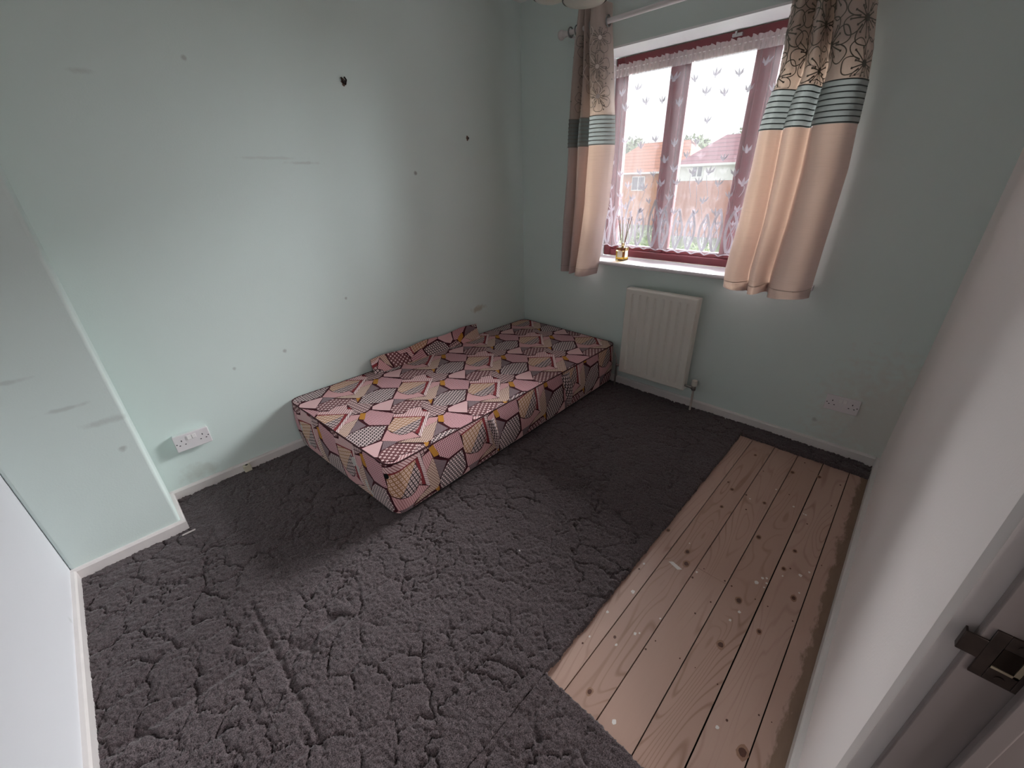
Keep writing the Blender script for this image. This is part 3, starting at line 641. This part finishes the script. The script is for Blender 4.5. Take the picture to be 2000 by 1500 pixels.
# paper strip by the boxed corner, fluff
mb = MB(); a = Vector((.335,-2.665,.0)); mb.box((.325,-2.662,.026),(.335,-2.612,.029)); o = mb.build('paper_strip', plain('dusty_paper', (.52,.46,.45), .8), bevel=.001); tag(o, 'thin pale strip of trim lying on the carpet by the boxed corner', 'debris')
mb = MB(); mb.sphere((1.511,-1.693,.030), .005, 8, sc=(1,.7,.6)); o = mb.build('paint_crumb', M_paint, smooth=180); tag(o, 'tiny white crumb on the carpet in front of the bed', 'debris')

# ------------------------------------------------------------------ ceiling lamp
M_bowl = cloth('opal_glass', (.74,.72,.66), .35, .2, tc=(.8,.78,.7)); M_black = plain('black_line', (.012,.012,.012), .4)
lamp = thing('ceiling_light', 'ceiling light with opal glass bowls ringed in black', 'ceiling light', (1.28,-1.2,CEIL))
mb = MB(); mb.lathe([(.06,CEIL-.03),(.065,CEIL-.02),(.065,CEIL)], (1.28,-1.2,0), 24); mb.tube([(1.28,-1.2,CEIL-.03),(1.28,-1.2,1.99)], .009, 12); mb.lathe([(.002,1.962),(.012,1.972),(.018,1.99),(.012,2.01),(.012,2.03)], (1.28,-1.2,0), 16)
mb.build('stem', M_black, lamp, smooth=40)
for k, (cx_, cy_, r, zb) in enumerate(((1.372,-1.195,.082,1.909),(1.222,-1.18,.070,1.954),(1.25,-1.32,.074,1.975))):
    mb = MB(); mb.tube([(1.28,-1.2,2.02),((1.28+cx_)/2,(-1.2+cy_)/2,2.09),(cx_,cy_,zb+.075)], .006, 10); ar = mb.build('arm', M_black, lamp, smooth=60)
    mb = MB(); mb.lathe([(.001,zb),(r*.45,zb+.003),(r*.75,zb+.010),(r*.92,zb+.024),(r,zb+.048),(r*.98,zb+.056),(r*.9,zb+.06),(r*.5,zb+.066),(.012,zb+.072)], (cx_,cy_,0), 36); sh = mb.build('glass_bowl', M_bowl, lamp, smooth=60)
    mb = MB(); rr = .0022; rows = []
    for i in range(40):
        a = 2*PI*i/40; rows.append([(cx_+(r*.84+rr*math.cos(2*PI*j/6))*math.cos(a), cy_+(r*.84+rr*math.cos(2*PI*j/6))*math.sin(a), zb+.0155+rr*math.sin(2*PI*j/6)) for j in range(6)])
    mb.grid(rows, 0, wrap_u=True, wrap_v=True); mb.build('black_ring', M_black, sh, smooth=180)

# ------------------------------------------------------------------ doorway: lining, stop, casing, strike plate
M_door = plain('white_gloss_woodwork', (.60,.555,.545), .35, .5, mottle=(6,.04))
M_jamb = plain('shaded_white_woodwork', (.24,.20,.195), .4, .5, mottle=(6,.06))  # white woodwork turned from the window, its shade painted into the colour
door = thing('door_1', 'white door lining with casing at the right edge', 'door frame', (WX+.05,DY0,0), kind='structure')
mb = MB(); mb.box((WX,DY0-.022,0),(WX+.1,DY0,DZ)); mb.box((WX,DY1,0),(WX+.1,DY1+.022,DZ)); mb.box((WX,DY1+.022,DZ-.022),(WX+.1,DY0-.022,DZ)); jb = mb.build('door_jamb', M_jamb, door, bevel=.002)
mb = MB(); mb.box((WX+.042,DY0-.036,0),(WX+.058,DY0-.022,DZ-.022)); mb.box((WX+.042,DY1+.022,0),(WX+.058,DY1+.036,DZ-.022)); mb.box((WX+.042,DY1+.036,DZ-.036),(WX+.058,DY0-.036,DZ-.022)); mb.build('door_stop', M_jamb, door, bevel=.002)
def casing(y0, y1, s_):
    mb = MB(); pr = [(0,0),(.018,0),(.018,.012),(.015,.018),(.015,.045),(.010,.058),(.007,.062),(0,.064)]
    rows = [[(WX-a, y0+s_*b, z) for a, b in pr] for z in (0, DZ+.064)]; mb.grid(rows, 0, wrap_v=True); mb.face(rows[0]); mb.face(rows[1][::-1]); return mb
casing(DY0-.012, 0, 1).build('casing', M_door, door, smooth=30); casing(DY1+.012, 0, -1).build('casing', M_door, door, smooth=30)
mb = MB(); mb.box((WX-.016,DY1-.05,DZ-.012),(WX,DY0+.05,DZ+.052)); mb.build('head_casing', M_door, door, bevel=.003)
M_strike = plain('worn_bronze', (.055,.04,.035), .38, metal=.7, mottle=(55,.6)); M_brass = plain('worn_brass_edge', (.42,.36,.26), .4, metal=.6)
jy = DY0-.022
SX, SZ = .004, .008
sp = MB()
def plate(mb, x0_, x1_, z0_, z1_, t=.0022, mi=0): mb.box((x0_, jy-t, z0_), (x1_, jy+.0005, z1_), mi)
plate(sp, WX+SX+.004, WX+SX+.014, .944+SZ, 1.010+SZ); plate(sp, WX+SX+.034, WX+SX+.042, .944+SZ, 1.010+SZ); plate(sp, WX+SX+.014, WX+SX+.034, .944+SZ, .962+SZ); plate(sp, WX+SX+.014, WX+SX+.034, .992+SZ, 1.010+SZ)
sp.box((WX+SX-.012, jy-.0026, .966+SZ), (WX+SX+.004, jy-.0002, .993+SZ)); sp.box((WX+SX-.0125, jy-.0024, .966+SZ), (WX+SX-.0105, jy+.006, .993+SZ))
st_ = sp.build('strike_plate', M_strike, door, bevel=.0006)
mb = MB(); mb.box((WX+SX+.0145,jy-.0016,.9625+SZ),(WX+SX+.0335,jy-.0003,.9915+SZ)); mb.build('latch_recess', M_dark, st_)
mb = MB(); mb.box((WX+SX+.0295,jy-.0028,.9625+SZ),(WX+SX+.0335,jy-.0014,.9915+SZ)); mb.box((WX+SX+.0145,jy-.0028,.9625+SZ),(WX+SX+.0335,jy-.0014,.9655+SZ)); mb.build('latch_lip', M_brass, st_)
for z in (.953+SZ, 1.001+SZ):
    mb = MB(); mb.lathe([(.0035,-.0034),(.0035,-.0018)], (WX+SX+.024,jy,z), 12, axis='y'); mb.build('screw', M_strike, st_)

# ------------------------------------------------------------------ divan bed base
def fab(name, kind, c1, c2, per=.012, ang=0, duty=.5):
    k = NB(name); u, v = k.uv(); ca, sa = math.cos(ang), math.sin(ang); k.rough(.85, .15)
    a = k.math('DIVIDE', k.math('ADD', k.math('MULTIPLY', u, ca), k.math('MULTIPLY', v, sa)), per); b = k.math('DIVIDE', k.math('SUBTRACT', k.math('MULTIPLY', v, ca), k.math('MULTIPLY', u, sa)), per)
    if kind == 'checker_x': b2 = k.math('ADD', b, k.math('MULTIPLY', k.math('FLOOR', a), .5))
    fa = k.math('ABSOLUTE', k.math('SUBTRACT', k.math('FRACT', a), .5)); fb = k.math('ABSOLUTE', k.math('SUBTRACT', k.math('FRACT', b2 if kind == 'checker_x' else b), .5))
    if kind == 'stripe': f = k.math('LESS_THAN', fa, duty/2)
    elif kind == 'grid': f = k.math('MAXIMUM', k.math('LESS_THAN', fa, duty/2), k.math('LESS_THAN', fb, duty/2))
    elif kind == 'dots': f = k.math('MULTIPLY', k.math('LESS_THAN', fa, duty/2), k.math('LESS_THAN', fb, duty/2))
    elif kind == 'squares':
        mx = k.math('MAXIMUM', fa, fb); f = k.math('MULTIPLY', k.math('LESS_THAN', mx, .34), k.math('GREATER_THAN', mx, .13))
    elif kind in ('cross', 'checker_x'):
        mn, mx = k.math('MINIMUM', fa, fb), k.math('MAXIMUM', fa, fb)
        f = k.math('MULTIPLY', k.math('LESS_THAN', mn, .12), k.math('LESS_THAN', mx, .45 if duty > .9 else .31))
        f = k.math('MAXIMUM', f, k.math('LESS_THAN', mx, .17))
    base = k.mix(f, c1, c2); nz = k.noise(k.obj(), 5, 3)
    k.col(k.mix(k.math('MULTIPLY', nz, .25), base, (.40,.26,.25))); k.b.inputs['Sheen Weight'].default_value = .15; k.bump(k.noise(k.obj(), 700, 1), .15, .0006); return k.m
mar = (.125,.022,.030); blk = (.022,.012,.018); pnk = (.70,.385,.395); wht = (.84,.675,.665); cre = (.75,.565,.45); och = (.37,.185,.08); gry = (.11,.075,.095)
FM = [plain('maroon_ground_cloth', (.055,.010,.016), .85, .15),
  plain('ochre_patch', (.50,.225,.04), .85, .15), fab('pink_grid_patch','dots',(.72,.40,.43),(.17,.03,.055),.0105,.15,.62), fab('grey_stripe_patch','stripe',gry,(.30,.20,.22),.0075,.9,.35),
  fab('white_cross_patch','checker_x',blk,wht,.0165,.5,1.0), fab('ochre_square_patch','squares',och,(.82,.59,.50),.0195,.35), fab('black_square_patch','squares',blk,(.78,.61,.59),.0195,.35),
  plain('red_patch', (.24,.035,.042), .85, .15), fab('maroon_square_patch','squares',mar,(.74,.54,.52),.0195,.35), fab('white_stripe_patch','stripe',(.26,.06,.075),wht,.0095,1.05,.72),
  fab('pink_stripe_patch','stripe',pnk,(.33,.10,.11),.0105,.25,.25), fab('cream_grid_patch','grid',cre,(.20,.065,.055),.0105,.6,.24), fab('maroon_cross_patch','cross',mar,(.78,.57,.56),.0215,.6,.8),
  fab('pink_fine_patch','grid',(.66,.35,.37),(.74,.48,.485),.0085,.5,.4), fab('maroon_rhomb_patch','squares',(.07,.012,.02),(.78,.56,.55),.0195,.15), fab('pink_band_patch','stripe',(.78,.53,.53),(.26,.06,.075),.0125,.75,.3),
  plain('white_worn_tear', (.50,.48,.46), .9, .1), plain('black_hole', (.01,.01,.01), .9, .1)]
TILE = {1:[[(.463,-1.801),(.48,-1.779),(.535,-1.814),(.531,-1.823),(.511,-1.834)],[(.608,-1.47),(.626,-1.451),(.66,-1.487)]],
2:[[(.481,-1.779),(.469,-1.749),(.597,-1.682),(.678,-1.76),(.604,-1.828),(.544,-1.826),(.53,-1.811)]],
3:[[(.186,-1.583),(.269,-1.58),(.275,-1.672)],[(.46,-1.594),(.514,-1.546),(.516,-1.574),(.519,-1.638)]],
4:[[(.355,-1.754),(.288,-1.69),(.278,-1.644),(.287,-1.579),(.35,-1.516),(.432,-1.596),(.431,-1.669),(.398,-1.713)]],
5:[[(.642,-1.705),(.745,-1.597),(.749,-1.696),(.752,-1.784),(.712,-1.786),(.686,-1.765),(.675,-1.746)]],
6:[[(.755,-1.785),(.752,-1.697),(.747,-1.602),(.802,-1.662),(.815,-1.716),(.814,-1.75),(.798,-1.772)]],
7:[[(.739,-1.602),(.749,-1.589),(.859,-1.707),(.839,-1.71),(.796,-1.655)],[(.678,-1.555),(.7,-1.543),(.709,-1.552),(.696,-1.563)],[(.632,-1.702),(.732,-1.597),(.738,-1.601),(.64,-1.706)]],
8:[[(.805,-1.662),(.838,-1.711),(.818,-1.716)]],
9:[[(.749,-1.586),(.73,-1.544),(.894,-1.714),(.864,-1.709)]],
10:[[(.717,-1.791),(.756,-1.791),(.803,-1.774),(.819,-1.75),(.821,-1.719),(.887,-1.717),(.862,-1.764),(.839,-1.811),(.782,-1.858),(.746,-1.823)],[(.774,-1.583),(.804,-1.547),(.833,-1.575),(.833,-1.654)]],
11:[[(.836,-1.577),(.946,-1.688),(.951,-1.721),(.849,-1.815),(.865,-1.763),(.896,-1.716),(.836,-1.657)]],
12:[[(.55,-1.674),(.525,-1.64),(.524,-1.602),(.521,-1.572),(.559,-1.532),(.601,-1.494),(.638,-1.54),(.616,-1.59),(.629,-1.637),(.614,-1.664),(.594,-1.678)]],
13:[[(.442,-1.717),(.439,-1.673),(.452,-1.603),(.462,-1.6),(.552,-1.678),(.512,-1.709),(.471,-1.736)]],
14:[[(.604,-1.495),(.632,-1.477),(.671,-1.496),(.75,-1.442),(.797,-1.506),(.795,-1.522),(.769,-1.58),(.726,-1.54),(.697,-1.544),(.656,-1.543),(.64,-1.539)]],
15:[[(.607,-1.684),(.641,-1.645),(.621,-1.598),(.644,-1.543),(.694,-1.568),(.727,-1.543),(.745,-1.585),(.629,-1.702)]]}
def grow(p, f=1.022):
    cx_, cy_ = sum(q[0] for q in p)/len(p), sum(q[1] for q in p)/len(p); return [(cx_+(x-cx_)*f, cy_+(y-cy_)*f) for x, y in p]
TILE_W = {k: [grow(p) for p in L] for k, L in TILE.items()}
LA, LB = np.array((.33,.262)), np.array((-.33,.262))
def area2(p): return sum(p[i][0]*p[(i+1) % len(p)][1]-p[(i+1) % len(p)][0]*p[i][1] for i in range(len(p)))
def clip(sub, cl):
    out = list(sub)
    for i in range(len(cl)):
        a, b = cl[i], cl[(i+1) % len(cl)]; inp = out; out = []
        if not inp: break
        side = lambda p: (b[0]-a[0])*(p[1]-a[1])-(b[1]-a[1])*(p[0]-a[0])
        for j in range(len(inp)):
            p, q = inp[j-1], inp[j]; sp_, sq = side(p), side(q)
            if (sp_ >= 0) != (sq >= 0): t = sp_/(sp_-sq); out.append((p[0]+t*(q[0]-p[0]), p[1]+t*(q[1]-p[1])))
            if sq >= 0: out.append(q)
    return out if len(out) > 2 and abs(area2(out)) > 4e-6 else []
def tiles(xr, yr, tf=None):
    """all patches of the cloth that may fall in the box, as (material, polygon, uv polygon)"""
    R = []
    for i in range(-14, 15):
        for j in range(-14, 15):
            d = LA*i+LB*j
            for mi, L in TILE_W.items():
                for k_, pl in enumerate(L):
                    P = [(p[0]+d[0], p[1]+d[1]) for p in pl]; Q = P
                    if tf: Q = [tf(p) for p in P]
                    xs_, ys_ = [q[0] for q in Q], [q[1] for q in Q]
                    if max(xs_) < xr[0] or min(xs_) > xr[1] or max(ys_) < yr[0] or min(ys_) > yr[1]: continue
                    if area2(Q) < 0: Q = Q[::-1]
                    R.append((mi, Q, (mi == 3 and k_ == 0) or False))
    return R
FL, FR, BR, BL = (.008,-2.005), (.985,-1.945), (.938,-.035), (.018,-.025); TOPZ = .335; RC = .065
def round_quad(qs, rad, n=7):
    out = []
    for i in range(4):
        p, a, b = Vector(qs[i]), Vector(qs[i-1]), Vector(qs[(i+1) % 4]); d1, d2 = (a-p).normalized(), (b-p).normalized()
        for k in range(n+1):
            t = k/n; s_, e = p+d1*rad, p+d2*rad; q = (1-t)**2*s_+2*t*(1-t)*p+t*t*e; out.append((q.x, q.y))
    return out
OUT = round_quad((FL,FR,BR,BL), RC)
bed = thing('divan_bed_base', 'low divan bed base in maroon and pink patchwork cloth against the wall', 'bed', (.48,-1.0,.03))
def tri_fan(mb, poly, f3, mi, n):
    mb.face([f3(*p) for p in poly], mi, [tuple(p) for p in poly])
mb = MB(); mb.face([(x, y, TOPZ) for x, y in OUT], 0, OUT)
for mi, P, _ in tiles((0,1),(-2.02,0)):
    Q = clip(P, [(.485+(x-.485)*.994, -1.0+(y+1.0)*.997) for x, y in OUT])
    if Q: mb.face([(x, y, TOPZ+.0011+.00005*mi) for x, y in Q], mi, Q)
mb.build('top_cover', FM, bed)
# side wall: unrolled (s, z)
per = [0.0]
for i in range(len(OUT)): per.append(per[-1]+math.dist(OUT[i], OUT[(i+1) % len(OUT)]))
PX = [p[0] for p in OUT]+[OUT[0][0]]; PYY = [p[1] for p in OUT]+[OUT[0][1]]
ZB = .033
def side3(s_, z, off=0):
    s_ = s_ % per[-1]; x, y = np.interp(s_, per, PX), np.interp(s_, per, PYY); e = .02
    xa, ya = np.interp((s_-e) % per[-1], per, PX), np.interp((s_-e) % per[-1], per, PYY); xb, yb = np.interp((s_+e) % per[-1], per, PX), np.interp((s_+e) % per[-1], per, PYY)
    tx, ty = xb-xa, yb-ya; L = math.hypot(tx, ty) or 1; nx_, ny_ = ty/L, -tx/L; t = (z-ZB)/(TOPZ-ZB)
    o_ = off+.010*math.sin(PI*t)-.004*(1-t)-(.022*((.10-t)/.10)**2 if t < .10 else 0)+.0025*math.sin(s_*21)*math.sin(PI*t)
    return (x+nx_*o_, y+ny_*o_, z)
zs = [ZB,ZB+.01,ZB+.02,ZB+.03,ZB+.06,.13,.18,.23,.28,.31,TOPZ]
ss = []
for i in range(len(OUT)):
    n = max(1, int((per[i+1]-per[i])/.08)); ss += [per[i]+(per[i+1]-per[i])*k/n for k in range(n)]
ss.append(per[-1])
mb = MB(); mb.grid([[side3(s_, z) for z in zs] for s_ in ss], 0)
sr = per[OUT.index(max(OUT, key=lambda p: p[0]))]
# place the cloth: a ruled ochre leaf sits 0.55 m back from the front right corner
th = math.radians(-36); c0 = np.array((.72,-1.71))
sy = [s_ for s_ in ss if abs(side3(s_, .2)[1]+1.438) < .06 and side3(s_, .2)[0] > .8][0]; c1 = np.array((sy, .245))
def stf(p): d = np.array(p)-c0; return (c1[0]+d[0]*math.cos(th)-d[1]*math.sin(th), c1[1]+d[0]*math.sin(th)+d[1]*math.cos(th))
TS = tiles((0, per[-1]), (ZB, TOPZ), stf)
for mi, P, _ in TS:
    a0, a1 = min(p[0] for p in P), max(p[0] for p in P)
    for s0, s1 in zip(ss[:-1], ss[1:]):
        if s1 < a0 or s0 > a1: continue
        for z0_, z1_ in zip(zs[:-1], zs[1:]):
            Q = clip(P, [(s0,z0_),(s1,z0_),(s1,min(z1_,TOPZ-.004)),(s0,min(z1_,TOPZ-.004))])
            if Q: mb.face([side3(a, b, .0013+.00005*mi) for a, b in Q], mi, Q)
# worn white tears on the foot end
sfoot = lambda x: [s_ for s_ in np.arange(0, per[-1], .005) if side3(s_, .2)[1] < -1.8 and abs(side3(s_, .2)[0]-x) < .012][0]
for (x, z, w, h) in ((.70,.235,.028,.035),(.725,.20,.02,.03),(.775,.125,.022,.05),(.80,.085,.016,.03),(.13,.20,.02,.03),(.17,.12,.02,.035)):
    s0 = sfoot(x); n = 12; mb.face([side3(s0+.6*w*math.cos(2*PI*j/n)*(.5+.8*random.random()), z+.8*h*math.sin(2*PI*j/n)*(.8+.4*random.random()), .0030) for j in range(n)], 16, [(0,0)]*n)
sc = sfoot(.935)+.03; n = 12; mb.face([side3(sc+.011*math.cos(2*PI*j/n), .275+.014*math.sin(2*PI*j/n), .0032) for j in range(n)], 17, [(0,0)]*n)
mb.build('side_cover', FM, bed)
mb = MB(); pp = [(x, y, TOPZ+.001) for x, y in OUT]+[(OUT[0][0], OUT[0][1], TOPZ+.001)]; mb.tube(pp, .0026, 8, caps=False); mb.build('edge_piping', plain('maroon_piping', (.06,.012,.018), .8), bed, smooth=180)
mb = MB(); mb.prism([(.48+(x-.48)*.95, -1.0+(y+1.0)*.975) for x, y in OUT], .0235, .055); mb.build('base_lining', plain('black_lining', (.012,.012,.012), .9), bed)
# torn handle flaps on the long side
def flap(yc, w, lean, z0_, z1_, out, mis):
    s0 = [s_ for s_ in np.arange(sr, per[-1], .004) if abs(side3(s_, .2)[1]-yc) < .006][0]; mb = MB(); P = []; n = 10
    for i in range(n+1):
        t = i/n; row = []
        for j in range(9):
            q = j/8; z = z1_+(z0_-z1_)*q; bul = out*math.sin(PI*t)*math.sin(PI*(q*.85+.1)); row.append(side3(s0+w*(t-.5)*(1-.55*q)+lean*q, z, .003+bul))
        P.append(row)
    mb.grid(P, 0, uv=[[(i*.012, j*.02) for j in range(9)] for i in range(n+1)])
    f = mb.build('torn_flap', FM[mis], bed, smooth=80); return f
flap(-1.335, .05, .045, .085, .300, .028, 4); flap(-.665, .09, .06, .075, .325, .035, 4)
# loose strip of cover folded up against the wall
mb = MB(); P = []; U = []
NS = 36
def strip(t, q, off=0):
    y = -1.495+.90*t; z = TOPZ+.002+q*(.092+.018*t)+.006*math.sin(t*17)*q; x = .075-.035*q+.012*math.sin(t*13)*q*(1-q)*3-.012*math.sin(PI*q)+off; return (x, y, z)
mb.grid([[strip(i/NS, j/5) for j in range(6)] for i in range(NS+1)], 0)
phi = math.radians(62); cs = np.array((.5,.05)); cc0 = np.array((.40,-1.60))
def wtf(p): d = np.array(p)-cc0; return (cs[0]+d[0]*math.cos(phi)-d[1]*math.sin(phi), cs[1]+d[0]*math.sin(phi)+d[1]*math.cos(phi))
for mi, P_, _ in tiles((0,.9),(0,.108), wtf):
    for i in range(NS):
        a, b = .9*i/NS, .9*(i+1)/NS
        for j in range(5):
            Q = clip(P_, [(a,.108*j/5),(b,.108*j/5),(b,.108*(j+1)/5),(a,.108*(j+1)/5)])
            if Q: mb.face([strip(u/.9, v/.108, .0014+.00005*mi) for u, v in Q], mi, Q)
mb.build('loose_cover_strip', FM, bed)
mb = MB(); mb.tube([(.945,-.05,.27),(.962,-.055,.24),(.972,-.06,.19),(.978,-.062,.15),(.99,-.07,.10)], .003, 8); mb.build('loose_cord', plain('grey_cord', (.42,.35,.34), .8), bed, smooth=60)

# ------------------------------------------------------------------ outside
M_grass = plain('garden_grass', (.10,.16,.05), .9, mottle=(2,.3))
mb = MB(); mb.box((-70,.6,-2.9),(40,90,-2.7)); o = mb.build('lawn', M_grass); tag(o, 'garden ground below the window outside', 'ground', kind='structure')
def brick_mat(name, c1, c2):
    k = NB(name); ob = k.obj(); x, y, z = k.sep(ob); b = k.n('ShaderNodeTexBrick'); k.lk(k.comb(k.math('ADD', x, y), z, 0.0), b.inputs[0]); b.inputs['Color1'].default_value = (*c1,1); b.inputs['Color2'].default_value = (*c2,1)
    b.inputs['Mortar'].default_value = (.5,.42,.36,1); b.inputs['Scale'].default_value = 4.0; b.inputs['Mortar Size'].default_value = .012; k.col(b.outputs[0]); k.rough(.8,.2); return k.m
def tile_mat(name, c):
    k = NB(name); x, y, z = k.sep(k.obj()); f = k.math('FRACT', k.math('MULTIPLY', z, 3.6)); k.col(k.mix(k.step(f, .0, .35), tuple(a*.5 for a in c), c)); k.rough(.7,.3); return k.m
M_brick = brick_mat('orange_brick', (.62,.25,.10), (.55,.20,.08)); M_brick2 = brick_mat('red_brick', (.52,.18,.10), (.46,.15,.09)); M_render = plain('white_render', (.82,.80,.78), .7)
M_rt = tile_mat('plum_roof_tiles', (.30,.13,.15)); M_rt2 = tile_mat('terracotta_roof_tiles', (.50,.21,.13)); M_pane = plain('dark_house_pane', (.10,.12,.14), .15); M_wfr = plain('white_house_frame', (.85,.85,.85), .5)
def house(label, x0_, x1_, y0_, y1_, eave, band, apex, hl, hr, mr, m_low, m_up, wins):
    root = thing('house', label, 'house', ((x0_+x1_)/2, (y0_+y1_)/2, -2.7), 'houses outside the window')
    mb = MB(); mb.box((x0_,y0_,-2.7),(x1_,y1_,band)); mb.build('brick_walls', m_low, root)
    if band < eave: mb = MB(); mb.box((x0_-.03,y0_-.03,band),(x1_+.03,y1_+.03,eave)); mb.build('upper_walls', m_up, root)
    e = .35; ym = (y0_+y1_)/2; a, b, c, d = (x0_-e,y0_-e,eave),(x1_+e,y0_-e,eave),(x1_+e,y1_+e,eave),(x0_-e,y1_+e,eave); p, q = (x0_+hl,ym,apex),(x1_-hr,ym,apex)
    mb = MB(); mb.face([a,b,q,p]); mb.face([b,c,q]); mb.face([c,d,p,q]); mb.face([d,a,p]); mb.face([d,c,b,a]); mb.build('tiled_roof', mr, root)
    mb = MB(); mb.box((x0_-e,y0_-e-.06,eave-.12),(x1_+e,y0_-e,eave+.02)); mb.build('gutter', M_wfr, root)
    for (wx, wz, ww, wh) in wins:
        mb = MB(); mb.box((wx,y0_-.08,wz),(wx+ww,y0_-.02,wz+wh)); w_ = mb.build('house_window', M_wfr, root)
        mb = MB()
        for k in range(2): mb.box((wx+.07+k*(ww/2-.02),y0_-.10,wz+.08),(wx+ww/2-.05+k*(ww/2-.02),y0_-.075,wz+wh-.08))
        mb.build('window_pane', M_pane, w_)
house('house outside with plum tiled roof and white rendered upper wall', -12.1, -1.5, 30, 37, 2.1, 1.05, 4.0, 1.6, 3.0, M_rt, M_brick2, M_render, [(-11.2,1.25,.8,.75),(-6.5,1.2,1.4,.8)])
house('house outside further left with terracotta roof and orange brick', -23.0, -14.2, 36, 43, 1.75, 1.75, 4.3, 2.6, 1.4, M_rt2, M_brick, M_brick, [(-19.2,.25,1.3,1.2),(-16.4,.25,1.1,1.2)])
def foliage(mb, c, r, n, size, sc=(1,1,1), seed=0):
    g = np.random.default_rng(seed)
    for _ in range(n):
        d = g.normal(size=3); d /= np.linalg.norm(d); p = np.array(c)+d*r*np.array(sc)*(.75+.3*g.random()); a = g.normal(size=3); a /= np.linalg.norm(a); b = np.cross(a, d); b /= (np.linalg.norm(b)+1e-9)
        s_ = size*(.6+.8*g.random()); mb.face([p-a*s_, p-b*s_*.5, p+a*s_, p+b*s_*.5], int(g.random() < .4))
M_leaf = [plain('leaf_green', (.16,.27,.07), .7), plain('leaf_light', (.28,.38,.13), .7)]; M_leaf2 = [plain('far_leaf', (.13,.18,.09), .8), plain('far_leaf_light', (.19,.24,.13), .8)]
M_bark = plain('bark', (.12,.09,.07), .9)
hd = [('tall leafy hedge bush outside below the left pane', -4.75, 11.8, 1.0, 0), ('rounded garden bush outside below the middle pane', -2.75, 11.0, .85, 1), ('low garden bush outside nearer the right curtain', -1.0, 11.0, .7, 2), ('bushy shrub outside at the far left of the panes', -7.1, 12.0, 1.15, 3)]
for lab, x, y, r, sd in hd:
    root = thing('garden_bush', lab, 'bush', (x,y,-2.7), 'bushes outside the window'); mb = MB(); mb.sphere((x,y,-1.6), r*.85, 14, 0, (1,1,1.3)); foliage(mb, (x,y,-1.6), r, 1500, .09, (1,1,1.3), sd); mb.build('foliage', M_leaf, root)
    mb = MB(); mb.tube([(x,y,-2.7),(x,y,-1.7)], .06, 8); mb.build('stem', M_bark, root)
for k, (x, y, r, lab) in enumerate(((-33,58,4.2,'grey green tree beyond the terracotta roof, furthest left'),(-24.3,60,3.6,'grey green tree beyond the terracotta roof, between its neighbours'),(-15.6,57,3.9,'grey green tree beyond the gap between the two houses'))):
    root = thing('far_tree', lab, 'tree', (x,y,-2.7), 'trees beyond the houses'); mb = MB(); foliage(mb, (x,y,3.2), r, 1600, .32, (1,1,.8), 20+k); mb.sphere((x,y,3.2), r*.8, 14, 0, (1,1,.8)); mb.build('foliage', M_leaf2, root)
    mb = MB(); mb.tube([(x,y,-2.7),(x,y,2.0)], .25, 8); mb.build('trunk', M_bark, root)
